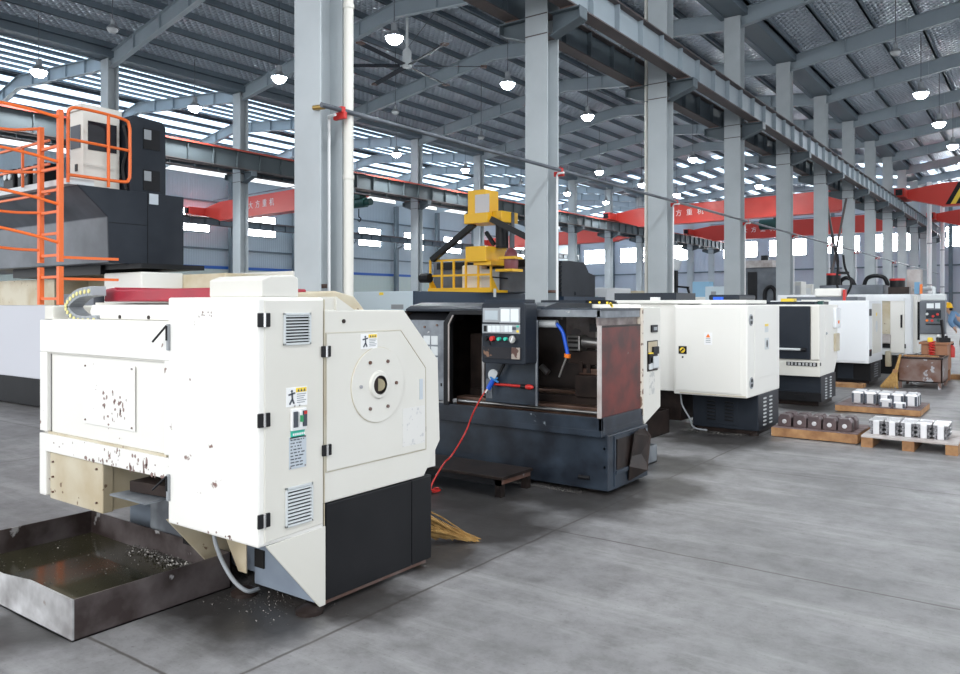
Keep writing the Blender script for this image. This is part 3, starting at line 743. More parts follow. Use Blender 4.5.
flakes(34, lambda: rc_.gauss(-4.60, .085), lambda: rc_.gauss(1.005, .06), y+.018, .005, .019, gd)
flakes(26, lambda: rc_.uniform(-4.9, -4.0), lambda: .672+abs(rc_.gauss(0, .012)), y-.003, .006, .022, t)
flakes(10, lambda: rc_.gauss(-4.5, .12), lambda: rc_.gauss(.76, .018), y-.003, .006, .016, t)
flakes(14, lambda: rc_.uniform(-5.4, -4.0), lambda: rc_.uniform(.68, .78), y-.003, .004, .010, t)
flakes(3, lambda: rc_.uniform(-4.25, -4.15), lambda: rc_.uniform(.69, .74), y-.003, .02, .03, t)
flakes(8, lambda: rc_.gauss(-3.6, .07), lambda: rc_.gauss(1.60, .012), 2.463, .004, .010, t)
flakes(8, lambda: rc_.uniform(-3.9, -3.2), lambda: rc_.gauss(.46, .008), 2.463, .004, .012, t)
BX(-4.955, -4.362, y+.018, y+.024, .895, 1.28).build('patch_plate', CHIP, gd, bevel=.002)
BX(-5.405, -4.025, y+.012, y+.024, .786, .80).build('lower_bead', STAINED, gd); BX(-5.405, -4.025, y+.012, y+.024, 1.322, 1.334).build('upper_bead', CREAM, gd)
for x, z in ((-4.93, 1.26), (-4.39, 1.265), (-4.93, .92), (-4.39, .915)): MB().cyl((x, y+.012, z), (x, y+.02, z), .006, n=8).build('plate_screw', RUST, gd)
BX(-5.50, -3.975, y+.03, 2.92, 1.535, 1.552).build('guard_shelf', CREAM, gd, bevel=.003)
BX(-5.505, -5.41, y-.002, y+.06, .37, .70).build('guard_end_post', CHIP, gd, bevel=.01)
BX(-5.50, -5.38, y+.03, 2.9, .668, 1.64).build('guard_end', CREAM, gd, bevel=.01)
lp = BX(-5.41, -4.735, 2.53, 2.60, .35, .70).build('skirt_plate', STAINED, t, bevel=.006)
for x, z in ((-5.36, .60), (-5.36, .40), (-4.80, .62), (-4.80, .41), (-5.36, .5)): MB().cyl((x, 2.518, z), (x, 2.53, z), .007, n=8).build('plate_screw', RUST, lp)
BX(-5.40, -4.74, 2.60, 2.95, .36, .70).build('skirt_box', STAINED, t)
# chip chute flap with swarf
ct = BX(-4.34, -3.98, 2.36, 2.86, .555, .565).build('chute_flap', WORNGREY, t)
MB().obox((-4.16, 2.62, .60), (.3, .3, .06), Matrix.Rotation(.15, 3, 'Z')).build('chute_mouth', OILY, t)
# slide, red cover and cable chain on top
sl = MB().prism([(-5.03, 1.60), (-5.0, 1.553), (-3.975, 1.553), (-3.975, 1.645), (-5.0, 1.645)], 'y', 2.60, 2.86).build('top_slide', WHITE, t, bevel=.008)
for x in (-4.66, -4.34): MB().cyl((x, 2.594, 1.57), (x, 2.602, 1.57), .012, n=10).build('slide_hole', OILY, sl)
BX(-5.45, -3.975, 2.86, 3.3, 1.553, 1.66).build('top_deck', CREAM, t)
MB().prism([(-5.12, 1.665), (-3.8, 1.665), (-3.8, 1.745), (-4.95, 1.745), (-4.99, 1.76), (-5.1, 1.75)], 'y', 2.74, 3.35).build('red_cover', DEEPRED, t, bevel=.012)
cc = MB()
path = bez([(-4.90, 2.58, 1.548), (-5.16, 2.58, 1.548), (-5.30, 2.58, 1.63), (-5.17, 2.58, 1.712), (-4.97, 2.58, 1.735)], 8)
dots = []
for i in range(0, len(path)-2, 2):
    p, q = path[i], path[i+2]
    d = (q-p); ang = math.atan2(d.z, d.x)
    cc.obox((p+q)/2+Vector((0, .05, 0)), (d.length*.94, .10, .062), Matrix.Rotation(-ang, 3, 'Y'))
    dots.append((p+q)/2)
ch = cc.build('cable_chain', GREYPL, t, bevel=.004); 
for q in dots: MB().tube([q+Vector((0, -.001, 0)), q+Vector((0, -.006, 0))], .014, 10).build('chain_rivet', PALEYEL, ch)
tb = MB().prism([(2.50, 1.685), (2.50, 1.775), (2.56, 1.795), (2.70, 1.80), (2.735, 1.785), (2.735, 1.685)], 'x', -3.60, -3.165).build('top_box', CREAM, t, bevel=.008)
BX(-3.6, -3.17, 2.886, 3.0, 1.55, 1.685).build('cabinet_ledge', CREAM, t)
MB().prism([(2.99, 1.61), (2.99, 1.69), (3.13, 1.615)], 'x', -3.30, XE-.002).build('ledge_slope', CREAM, t)
MB().prism([(3.2, 1.6), (3.2, 1.72), (3.55, 1.735), (3.72, 1.70), (3.85, 1.58)], 'x', -4.6, -3.75).build('headstock_cover', STAINED, t, bevel=.01)
for z, nm in ((1.48, 0), (.655, 1)):
    lt = BX(-3.915, -3.898, 2.446, 2.463, z-.085, z+.06).build('latch', GREYPL, t, bevel=.003)
    MB().tube([(-3.906, 2.443, z+.05), (-3.906, 2.443, z-.03)], .006, 8).tube([(-3.908, 2.443, z+.05), (-4.04, 2.443, z-.04)], .006, 8).build('latch_handle', BLACKPL, lt)
# ---------------------------------------------------------------- drip pan
t = thing('coolant_pan', 'wide rusty steel pan of dirty coolant on the floor beneath the nearest white lathe', 'tray', (-4.6, 2.35, 0))
x0, x1, y0, y1, h, k = -5.42, -3.85, 1.905, 2.82, .205, .010
BX(x0, x1, y0, y1, 0, .008).build('pan_floor', PANM, t)
MB().add([(x0, y0, 0), (x1, y0, 0), (x1, y0, h), (-4.3, y0, h+.004), (-4.62, y0+.004, h-.028), (x0, y0, h), (x0, y0+k, 0), (x1, y0+k, 0), (x1, y0+k, h), (-4.3, y0+k, h+.004), (-4.62, y0+k, h-.028), (x0, y0+k, h)],
         [(0, 1, 2, 3, 4, 5), (11, 10, 9, 8, 7, 6)] + [(i, (i+1) % 6, 6+(i+1) % 6, 6+i) for i in range(6)]).build('front_wall', LIGHTPAN, t)
kids(t)[-1]['label'] = 'front wall of scuffed bright steel'
BX(x1-k, x1, y0+k, y1, 0, h).build('end_wall', PANM, t); BX(x0, x0+k, y0+k, y1, 0, h).build('end_wall', PANM, t); BX(x0, x1, y1-k, y1, 0, h).build('back_wall', PANM, t)
BX(x0+k, x1-k, y0+k, y1-k, .008, .055).build('coolant', LIQ, t)
def swarf(name, parent, n, fn, m=CHIPMAT, s=.012):
    mb = MB()
    for _ in range(n):
        p = Vector(fn()); a = Vector((random.uniform(-1, 1), random.uniform(-1, 1), random.uniform(-.4, .6))).normalized()*random.uniform(.4, 1.3)*s
        b_ = a.orthogonal().normalized()*s*random.uniform(.2, .5)
        mb.add([p-a, p+b_, p+a, p-b_*.4+Vector((0, 0, s*.5))], [(0, 1, 2), (0, 2, 3), (0, 1, 3), (1, 2, 3)])
    o = mb.build(name, m, parent); o['kind'] = 'stuff'; return o
swarf('metal_swarf', t, 700, lambda: (random.triangular(-4.9, -3.87, -4.2), y1-.01-abs(random.gauss(0, .05)), .058+random.uniform(0, .02)))
swarf('metal_swarf', t, 200, lambda: (random.uniform(x0+.05, x1-.05), random.uniform(y0+.05, y1-.05), .056), s=.007)
s_ = swarf('floor_swarf', None, 500, lambda: (lambda a: (-3.7+a[0], 2.85+a[1], .004))((random.gauss(0, .28), random.gauss(0, .14))), s=.006)
tag(s_, 'dark metal chips scattered on the floor below the nearest white lathe', 'swarf', kind='stuff')
# ---------------------------------------------------------------- straw broom lying behind it
def straws(parent, roots, tips, n, r=.004):
    mb = MB()
    for _ in range(n):
        p = roots(); q = tips(); m_ = (Vector(p)+Vector(q))/2+Vector((0, 0, random.uniform(.0, .03)))
        mb.tube([p, m_, q], [r, r*.9, r*.5], 4)
    return mb.build('bristle_fan', STRAW, parent)
t = thing('straw_broom', 'straw broom head lying on the floor behind the nearest white lathe', 'broom', (-3.5, 4.1, 0))
g = lambda s: random.gauss(0, s)
straws(t, lambda: (-3.62+g(.03), 4.02+g(.03), random.uniform(.06, .30)), lambda: (lambda u: (-3.52+.32*u+g(.01), 4.16+.22*u+g(.02), .006+.10*(1-u)*random.random()))(random.random()), 190, .006)
MB().tube([(-3.62, 4.05, .2), (-3.9, 3.98, .42), (-4.3, 3.95, .7)], .016, 10).build('broom_handle', WOOD, t, smooth=True)
MB().tube([(-3.68, 4.02, .24), (-3.60, 4.06, .19)], [.05, .06], 12).build('binding', mat('green_twine', (.05, .25, .15), .6), t)
# ---------------------------------------------------------------- the dark lathe
XE = -3.1
t = thing('cnc_lathe', 'dark blue grey lathe with open guards, control panel and rust red end door', 'machine', (-4.2, 6.5, 0))
bed = MB().box(-5.35, -3.06, 6.07, 6.88, .035, .52).build('bed', BLUEGREY, t, bevel=.008)
BX(-5.36, XE+.01, 6.0, 6.84, .505, .565).build('chip_tray', BLUEGREY, t, bevel=.005); tr_ = kids(t)[-1]
BX(-5.36, XE+.01, 6.0, 6.03, .56, .672).build('tray_lip', BLUEGREY, tr_, bevel=.004); BX(XE-.02, XE+.01, 6.0, 6.84, .56, .672).build('tray_lip', BLUEGREY, tr_, bevel=.004)
for z in (.24, .40): MB().cyl((-3.1, 6.07, z), (-3.1, 6.085, z), .012, n=8).build('bed_bolt', BLACKPL, bed)
MB().tube([(-3.35, 6.075, .13), (-3.24, 6.075, .13)], .022, 8).build('drain_plug', BLACKPL, bed)
BX(-3.065, -3.05, 6.17, 6.19, .06, .50).build('chute_edge', BLUEGREY, bed)
BX(-3.062, -3.052, 6.22, 6.62, .20, .47).build('chute_opening', OILY, bed)
BX(-3.064, -3.05, 6.19, 6.66, .47, .50).build('chute_edge', BLUEGREY, bed); BX(-3.064, -3.04, 6.19, 6.66, .165, .20).build('chute_edge', BLUEGREY, bed)
MB().add([(-3.05, 6.45, .06), (-2.99, 6.72, .12), (-3.0, 6.82, .42), (-3.08, 6.80, .52), (-3.02, 6.50, .48), (-3.03, 6.42, .2)], [(0, 1, 2, 3, 4, 5)]).add([(-3.06, 6.45, .06), (-3.0, 6.72, .12), (-3.01, 6.82, .42), (-3.09, 6.80, .52), (-3.03, 6.50, .48), (-3.04, 6.42, .2)], [(5, 4, 3, 2, 1, 0)]).build('bent_flap', OILY, t)
for x in (-3.3, -4.2, -5.1): MB().lathe((x, 6.25, 0), [(.08, 0), (.08, .02), (.04, .03)], 16).build('levelling_foot', OILY, t)
# back of the work space and its roof
BX(-5.36, XE, 6.92, 6.96, .6, 1.58).build('back_sheet', OILY, t); BX(-5.36, -5.33, 6.03, 6.95, .6, 1.58).build('side_sheet', OILY, t)
BX(-3.95, XE+.0, 6.90, 6.92, 1.25, 1.58).build('back_splash_sheet', SPLASH, t)
MB().prism([(6.05, 1.60), (6.05, 1.575), (6.98, 1.575), (6.98, 1.66), (6.3, 1.665), (6.12, 1.63)], 'x', -5.36, -3.7).build('roof_cover', NAVY, t, bevel=.006)
BX(-3.70, XE, 6.01, 6.98, 1.59, 1.612).build('roof_frame', BLUEGREY, t); BX(-3.75, XE, 6.00, 6.05, 1.535, 1.60).build('front_rail', WORNGREY, t, bevel=.004)
MB().cyl((-3.86, 6.12, 1.47), (-3.60, 6.12, 1.47), .035).build('light_tube', LGREY, t, smooth=True)
# headstock end
hd = MB().prism([(-5.36, .70), (-4.815, .70), (-4.815, 1.43), (-4.79, 1.49), (-5.36, 1.49)], 'y', 6.0, 6.03).build('headstock_guard', WORNGREY, t, bevel=.004)
MB().prism([(6.0, 1.49), (6.2, 1.60), (6.3, 1.60), (6.3, 1.49)], 'x', -5.36, -4.79).build('guard_slope', BLACK, t)
for i in range(2):
    for j in range(3):
        x = -5.075+i*.10; z = 1.245-j*.105
        BX(x, x+.085, 5.994, 6.0, z, z+.088).build('window_pane', LGREY, hd, bevel=.012)
for x, z in ((-5.06, 1.42), (-4.90, 1.44)): MB().cyl((x, 5.99, z), (x, 6.0, z), .012).build('guard_bolt', RUST, hd)
BX(-4.85, -4.84, 5.99, 6.0, .84, .87).build('guard_slot', DARKGAP, hd)
MB().prism([(-4.815, .66), (-4.745, .66), (-4.745, 1.46), (-4.69, 1.545), (-4.28, 1.545), (-4.28, 1.59), (-4.72, 1.59), (-4.815, 1.47)], 'y', 5.99, 6.06).build('opening_frame', BLACK, t, bevel=.006)
MB().bar((-4.742, 5.985, .7), (-4.742, 5.985, 1.45), .012).bar((-4.742, 5.985, 1.45), (-4.69, 5.985, 1.54), .012).build('frame_edge', PALEWOOD, t)
BX(-4.80, -4.50, 6.4, 6.9, .6, 1.35).build('headstock', OILY, t, bevel=.02)
ck = MB().cyl((-4.50, 6.62, 1.08), (-4.30, 6.62, 1.08), .15, n=28).build('chuck', OILY, t, bevel=.006)
MB().cyl((-4.30, 6.62, 1.08), (-4.28, 6.62, 1.08), .06, n=20).build('chuck_bore', DARKGAP, ck)
for k in range(3):
    a = 2*PI*k/3+.3; MB().obox((-4.28, 6.62+.09*math.cos(a), 1.08+.09*math.sin(a)), (.05, .07, .04), Matrix.Rotation(a, 3, 'X')).build('chuck_jaw', BARE, ck)
BX(-4.498, -4.47, 6.2, 6.215, .75, 1.33).build('inner_edge', BARE, t)
# bed ways and carriage
for y, z, m, nm in ((6.12, .74, WAYS, 0), (6.34, .80, OILY, 1), (6.56, .82, WAYS, 2)):
    BX(-4.75, XE-.02, y, y+.15, .6, z).build('bed_way', m, t, bevel=.006)
MB().cyl((-4.7, 6.09, .70), (XE-.03, 6.09, .70), .016).build('lead_screw', BARE, t, smooth=True)
cr = BX(-3.52, -3.12, 6.30, 6.75, .80, 1.0).build('carriage', OILY, t, bevel=.01)
BX(-3.50, -3.13, 6.35, 6.7, 1.0, 1.06).build('cross_slide', WAYS, t, bevel=.006)
MB().prism([(-3.62, 1.10), (-3.12, 1.08), (-3.12, 1.22), (-3.58, 1.22)], 'y', 6.35, 6.6).build('turret_body', OILY, t, bevel=.01)
tp = BX(-3.60, -3.47, 6.30, 6.45, 1.22, 1.36).build('tool_post', BARE, t, bevel=.006)
for z in (1.25, 1.30, 1.335): BX(-3.585, -3.485, 6.29, 6.30, z-.012, z+.008).build('tool_slot', DARKGAP, tp)
MB().cyl((-3.46, 6.36, 1.30), (-3.12, 6.36, 1.28), .05, n=18).build('quill', BARE, t, smooth=True)
BX(-3.34, -3.22, 6.25, 6.35, 1.40, 1.47).build('junction_block', BLACKPL, t)
BX(-3.50, -3.46, 6.34, 6.38, 1.02, 1.12).build('tool_bit', OILY, t); BX(-3.42, -3.38, 6.34, 6.38, 1.02, 1.10).build('tool_bit', OILY, t)
hp = [onY(*q, 6.12) for q in ((549, 323), (555, 323), (562, 331), (565, 342), (567.5, 354))]
MB().tube(bez(hp, 6), .018, 10).build('coolant_hose', BLUE, t, smooth=True)
MB().tube([onY(545, 325, 6.12), onY(549, 322.5, 6.12)], .022, 10).build('hose_fitting', ORPL, t); MB().tube([onY(567.5, 354, 6.12), onY(567, 357.5, 6.12)], .03, 10).build('hose_fitting', ORPL, t)
MB().tube([onY(566, 358, 6.12), onY(559, 377, 6.12)], .010, 8).build('nozzle_tube', BARE, t)
MB().tube([onY(541, 366, 6.3), onY(548, 373, 6.3)], .03, 8).build('tail_lamp', BARE, t)
# sliding door with the control panel on it
a = onY(489, 364, 5.985); b = onY(541, 320, 5.985)
dz = .735
MB().prism([(-4.28, dz), (-3.712, dz), (-3.712, 1.49), (-3.76, 1.56), (-3.81, 1.60), (-4.28, 1.60)], 'y', 5.955, 5.99).build('sliding_door', BLUEGREY, t, bevel=.006)
MB().tube([(-3.712, 5.95, dz), (-3.712, 5.95, 1.49), (-3.76, 5.95, 1.56), (-3.80, 5.95, 1.585)], .012, 8).build('door_edge', WORNGREY, t)
BX(-4.27, -4.2, 5.95, 5.954, .77, .95).build('worn_patch', WORNGREY, t)
cp = MB().prism([(-4.174, 1.13), (-4.155, 1.116), (-3.715, 1.116), (-3.705, 1.13), (-3.705, 1.645), (-3.72, 1.66), (-4.16, 1.66), (-4.174, 1.645)], 'y', 5.75, 5.95).build('control_panel', NAVY, t, bevel=.008)
MB().prism([(5.76, 1.66), (5.94, 1.66), (5.94, 1.69), (5.80, 1.69)], 'x', -4.16, -3.72).build('panel_hood', NAVY, cp, bevel=.004)
Y = 5.746
def onpanel(nm, x0, y0, x1, y1, m, d=.006, par=None, bev=.002):
    a = onY(x0, y0, Y); b = onY(x1, y1, Y)
    return BX(a.x, b.x, Y-d, Y+.004, min(a.z, b.z), max(a.z, b.z)).build(nm, m, par or cp, bevel=bev)
onpanel('screen_bezel', 483, 308, 500, 322.5, GREYPL); onpanel('screen', 485, 310.5, 498, 320, GLASSY, .009)
onpanel('keypad_bezel', 499.5, 307.5, 520, 323.5, GREYPL); onpanel('keypad', 501, 309, 510, 321.8, LCD, .009); onpanel('keypad', 510.8, 309, 518.8, 322, LCD, .009)
onpanel('lower_keypad_bezel', 482.5, 324, 520, 334, GREYPL); onpanel('key_block', 484, 325.5, 487, 331.5, BLACKPL, .009)
for i in range(6):
    u = 488.2+i*4.1; onpanel('lower_key', u, 325.5+.02*i, u+3.7, 332, LCD if i != 3 else LGREY, .009)
onpanel('key_block', 512.5, 327.0, 516.2, 330, INK, .0095); onpanel('indicator', 516.8, 325.5, 519, 327.5, TEAL, .010); onpanel('indicator', 516.8, 330.2, 519, 332.5, YELPL, .010)
for x, y, r, m, nm in ((487, 338.5, .022, BLACKPL, 'selector_knob'), (493, 338.5, .024, RED, 'stop_button'), (499.7, 339, .017, TEAL, 'start_button'), (506.3, 339, .017, TEAL, 'start_button'), (513.7, 339.3, .038, CHROME, 'override_dial')):
    c = onY(x, y, Y); MB().tube([c, c+Vector((0, -.03, 0))], [r, r*.9], 20).build(nm, m, cp, smooth=True)
    if nm == 'override_dial': MB().bar(c+Vector((-.01, -.032, -.02)), c+Vector((.012, -.032, .02)), .012).build('dial_pointer', WHITEPL, kids(cp)[-1])
MB().bar(onY(488, 340, Y-.03), onY(490, 345, Y-.03), .012).build('selector_lever', BLACKPL, cp)
onpanel('lower_recess', 483.5, 346.5, 521, 360, mat('black_panel_reflection', (.03, .03, .035), .25, wear=(11, .6, (.22, .13, .09))), .004)
onpanel('reflection_patch', 511.5, 347.5, 520, 359.5, mat('brown_reflection', (.35, .30, .26), .4, wear=(14, .5, (.1, .05, .04))), .006)  # brown reflection on the glossy recess, put into the colour
MB().bar((-4.02, 5.9, 1.12), (-4.13, 5.9, .93), .02).build('panel_cable', BLACKPL, t)
c = onY(494, 375, 5.95); MB().tube([c, c+Vector((0, -.02, 0))], .055, 20).build('hook_disc', LGREY, t, smooth=True)
hb = MB().tube([onY(492, 383.8, 5.92), onY(524, 386.5, 5.92)], .013, 10).build('door_handle', RED, t, smooth=True)
MB().sph(onY(529, 387, 5.92), .03, (1.6, .8, .8)).build('handle_knob', RED, hb, smooth=True)
MB().tube([onY(521, 386.2, 5.925), onY(526, 386.8, 5.925)], .02, 10).build('handle_collar', BLACKPL, hb)
for x in (494, 522): MB().cyl(onY(x, 384+(x-494)*.08, 5.92), onY(x, 384+(x-494)*.08, 5.96), .01, n=8).build('handle_post', BLACKPL, hb)
# end door, post and cream end plate
ed = BX(XE-.03, XE, 6.0, 6.805, .672, 1.455).build('end_door', RUSTRED, t, bevel=.003); ed['label'] = 'end door with worn rust red paint'
BX(XE-.03, XE+.006, 5.994, 6.012, .67, 1.465).build('door_border', PALEWOOD, ed); BX(XE-.03, XE+.004, 6.0, 6.8, 1.447, 1.462).build('door_border', OILY, ed)
BX(XE-.035, XE-.005, 6.0, 6.85, 1.53, 1.60).build('end_rail', WORNGREY, t)
BX(XE-.04, XE-.03, 6.0, 6.85, 1.45, 1.54).build('end_sheet', SPLASH, t)
BX(XE-.05, XE+.01, 6.805, 6.855, .60, 1.615).build('end_post', mat('chipped_cream_post', (.7, .62, .52), .5, wear=(12, .55, (.2, .12, .08))), t, bevel=.005)
ep = MB().prism([(6.855, .57), (6.89, .51), (7.264, .64), (7.264, 1.62), (6.855, 1.615)], 'x', XE-.5, XE+.004).build('end_plate', CREAM, t, bevel=.005)
a, b = onX(646.5, 341, XE), onX(657, 370, XE)
BX(XE+.004, XE+.007, a.y, b.y, b.z, a.z).build('pocket', OILY, ep, bevel=.02)
BX(XE+.007, XE+.010, a.y+.02, b.y-.02, a.z-.11, a.z-.01).build('pocket_back', STAINED, ep)
for (u0, u1, v0, v1, m, nm) in ((.40, .95, .55, .80, BLACKPL, 'oil_pump'), (.42, .92, .08, .48, LGREY, 'oil_bottle'), (.06, .36, .25, .60, BLACKPL, 'filter_cup'), (.06, .40, .55, .62, YELPL, 'filter_band'), (.10, .34, .06, .48, LGREY, 'filter_bowl')):
    w_, h_ = b.y-a.y, a.z-b.z
    BX(XE+.006, XE+.03, a.y+w_*u0, a.y+w_*u1, b.z+h_*v0, b.z+h_*v1).build(nm, m, ep, bevel=.008)
a, b = onX(650, 325, XE), onX(656, 332, XE)
k_ = BX(XE+.004, XE+.02, a.y, b.y, b.z, a.z).build('switch_box', BLACKPL, ep, bevel=.004); BX(XE+.02, XE+.026, a.y+.04, b.y-.03, b.z+.02, a.z-.02).build('switch_rocker', GREYPL, k_)
BX(XE+.004, XE+.006, 7.0, 7.12, .78, 1.0).build('smudge', mat('smudged_paint', (.66, .65, .61), .5, wear=(20, .5, (.5, .5, .48))), ep)
# cable chain and covers on top of the dark lathe
pth = [onY(*q, 7.0) for q in ((577, 306.5), (582, 304.5), (586, 302.6), (608, 302.8), (611, 305), (613, 307))]
cc, dots = MB(), []
path = bez(pth, 5)
for i in range(0, len(path)-2, 2):
    p, q = path[i], path[i+2]; d = q-p
    cc.obox((p+q)/2+Vector((0, .06, 0)), (d.length*.94, .1, .05), Matrix.Rotation(-math.atan2(d.z, d.x), 3, 'Y')); dots.append((p+q)/2)
ch = cc.build('cable_chain', BLACKPL, t, bevel=.003); 
for q in dots: MB().tube([q, q+Vector((0, -.004, 0))], .013, 8).build('chain_rivet', YELPL, ch)
BX(-3.86, -3.3, 7.0, 7.25, 1.60, 1.648).build('rear_slide_cover', WHITE, t); BX(-4.3, -3.78, 6.98, 7.25, 1.6, 1.69).build('rear_box', NAVY, t)
BX(-5.35, -3.6, 6.98, 7.25, .1, 1.6).build('rear_body', NAVY, t)
# ---------------------------------------------------------------- red air hose
t = thing('air_hose', 'thin red air hose trailing from the dark lathe door to the floor', 'hose', onZ(437, 490, 0))
hp = [onY(491, 385, 5.90), onY(484, 393, 5.86), onY(473.5, 412, 5.80), onY(465.5, 432, 5.75)]
hp += [Vector((-4.32, 5.50, .30)), Vector((-4.36, 5.42, .22)), Vector((-4.32, 5.2, .06)), onZ(440, 490, .02), onZ(433, 492, .016), onZ(434, 488.5, .016), onZ(439, 488, .016)]
MB().tube(bez(hp, 8), .0075, 8).build('hose_run', RED, t, smooth=True)
MB().tube([onY(493, 380, 5.90), onY(488, 389, 5.88)], .024, 10).build('blue_coupling', BLUE, t, smooth=True)
for q in ((490, 377), (497, 378), (498, 382)): MB().tube([onY(494, 380, 5.90), onY(*q, 5.88)], .010, 6).build('blue_tie', mat('blue_tie', (.05, .25, .6), .5), t)
MB().tube([onY(488, 389, 5.88), onY(485.5, 393, 5.865)], .014, 10).build('hose_nozzle', BARE, t)
# ---------------------------------------------------------------- step platform
t = thing('step_platform', 'low dark steel step platform standing in front of the dark lathe', 'platform', (-4.5, 5.7, 0))
BX(-5.25, -3.75, 5.46, 5.95, .15, .176).build('platform_top', OILY, t, bevel=.004)
BX(-5.23, -3.77, 5.47, 5.50, .10, .15).build('apron', BLACK, t); BX(-3.79, -3.765, 5.48, 5.93, .11, .15).build('apron', RUST, t)
for x in (-5.2, -3.83):
    for y in (5.47, 5.88): BX(x, x+.06, y, y+.06, 0, .15).build('leg', OILY, t)
s_ = swarf('floor_swarf', None, 600, lambda: (random.uniform(-4.2, -3.3), 5.98+abs(random.gauss(0, .07)), .004), s=.006)
tag(s_, 'bright metal chips lying under the edge of the dark lathe bed', 'swarf', kind='stuff')
t = thing('chip_tray', 'small grey steel chip tray pulled out beyond the end of the dark lathe', 'tray', (-3.9, 7.35, 0))
x0, x1, y0, y1, h = -4.6, -3.33, 7.28, 7.72, .18
BX(x0, x1, y0, y1, .0, .01).build('tray_floor', WORNGREY, t)
for q in ((x0, x1, y0, y0+.008), (x0, x1, y1-.008, y1), (x0, x0+.008, y0, y1), (x1-.008, x1, y0, y1)): BX(*q, 0, h).build('tray_wall', WORNGREY, t)
# ---------------------------------------------------------------- second white lathe
XE = -2.95
t = thing('cnc_lathe', 'white lathe with a large plain front door and black louvred base, beyond the dark lathe', 'machine', (-4.0, 10.2, 0))
y0 = 9.53
cab = BX(-3.885, XE, y0, 10.92, .505, 1.64).build('cabinet', WHITE, t, bevel=.015)
fd = BX(-3.86, XE-.06, y0-.012, y0, .545, 1.62).build('front_door', WHITE, cab, bevel=.006)
BX(-3.845, XE-.075, y0-.016, y0-.010, .56, 1.605).build('door_panel', WHITE, fd, bevel=.004)
BX(-3.80, XE-.02, y0-.006, y0+.0, .522, .53).build('door_gap', STAINED, fd)
a = onY(678.5, 346, y0-.018); b = onY(686.5, 354, y0-.018)
sw = BX(a.x, b.x, y0-.024, y0-.014, b.z, a.z).build('isolator_switch', BLACKPL, fd, bevel=.003)
c = (a+b)/2; MB().tube([(c.x, y0-.024, c.z), (c.x, y0-.030, c.z)], .034, 20).build('yellow_dial', YELPL, sw)
MB().obox((c.x, y0-.036, c.z), (.055, .014, .016), Matrix.Rotation(-.7, 3, 'Y')).build('switch_handle', BLACKPL, sw)
MB().tube([onY(682.5, 357, y0-.014), onY(682.5, 357, y0-.022)], .012, 10).build('door_lock', BLACKPL, fd)
a = onY(704, 332.5, y0-.018); b = onY(712, 345, y0-.018)
wp = BX(a.x, b.x, y0-.019, y0-.014, b.z, a.z).build('warning_plate', WHITEPL, fd, bevel=.004)
cx = (a.x+b.x)/2; MB().prism([(cx-.028, a.z-.06), (cx+.028, a.z-.06), (cx, a.z-.012)], 'y', y0-.022, y0-.0185).build('orange_triangle', ORPL, wp)
mb = MB()
for i in range(3): mb.box(cx-.03, cx+.03, y0-.021, y0-.0185, a.z-.08-.022*i, a.z-.072-.022*i)
mb.build('small_print', GREYPL, wp)
# end face
ed = MB().prism([(9.80, .72), (9.80, 1.60), (10.62, 1.60), (10.74, 1.45), (10.74, .72)], 'x', XE, XE+.006).build('end_door', WHITE, cab, bevel=.003)
for q in ((750.5, 320), (751, 383)):
    p = onX(*q, XE)
    gr = MB().tube([(XE, p.y, p.z), (XE+.01, p.y, p.z)], .07, 20); gr.build('cable_gland', GREYPL, cab)
    for dz_ in (-.03, .03): BX(XE+.01, XE+.014, p.y-.035, p.y+.035, p.z+dz_-.018, p.z+dz_+.018).build('gland_slot', BLACKPL, kids(cab)[-1])
a, b = onX(764, 324, XE), onX(767.5, 332, XE)
pl = BX(XE+.006, XE+.009, a.y, b.y, b.z, a.z).build('warning_plate', LGREY, ed); BX(XE+.009, XE+.0105, a.y, b.y, a.z-.03, a.z).build('yellow_heading', YELPL, pl)
a, b = onX(764, 338, XE), onX(768, 349, XE); c = (a+b)/2
BX(XE+.006, XE+.012, a.y, b.y, b.z, a.z).build('door_handle', LGREY, ed, bevel=.004); MB().sph((XE+.012, c.y, c.z), .04, (.15, .8, 1.3)).build('handle_recess', BLACKPL, kids(ed)[-1])
BX(-5.45, -3.885, 9.66, 10.92, .52, 1.655).build('body', WHITE, t, bevel=.01)
BX(-5.4, -3.0, 9.62, 10.5, 1.655, 1.70).build('top_deck', WHITE, t, bevel=.006)
BX(-4.9, -4.0, 9.9, 10.6, 1.70, 1.80).build('top_box', NAVY, t); BX(-3.6, -3.2, 10.0, 10.7, 1.70, 1.77).build('top_box', NAVY, t, bevel=.02)
for x, m in ((-3.45, BLUE), (-4.3, WHITEPL)): BX(x, x+.1, 9.75, 9.85, 1.70, 1.74).build('top_clamp', m, t)
BX(-5.4, -3.95, 9.95, 10.8, .1, .52).build('bed_base', OILY, t)
bs = BX(-3.80, XE-.0, 9.97, 10.88, .05, .506).build('black_base', NAVY, t, bevel=.01)
BX(-3.78, XE-.03, 9.99, 10.86, .0, .05).build('base_foot', OILY, t)
BX(-3.62, -3.2, 9.962, 9.97, .10, .43).build('base_hatch', NAVY, bs, bevel=.004)
for x0_ in (-3.55, -3.32):
    for i in range(6): MB().prism([(x0_-.05, .15+i*.045), (x0_+.06, .15+i*.045), (x0_+.06, .165+i*.045), (x0_-.05, .175+i*.045)], 'y', 9.952, 9.962).build('louvre_slat', BLACK, bs)
for i in range(8):
    for yy in (10.18, 10.44): BX(XE, XE+.012, yy, yy+.10, .10+i*.048, .118+i*.048).build('vent_slot', LGREY, bs)
MB().tube(bez([(-3.86, 9.7, .5), (-3.82, 9.66, .35), (-3.74, 9.68, .2), (-3.70, 9.75, .06), (-3.55, 9.82, .03)], 6), .011, 8).build('drain_hose', GREYPL, t, smooth=True)
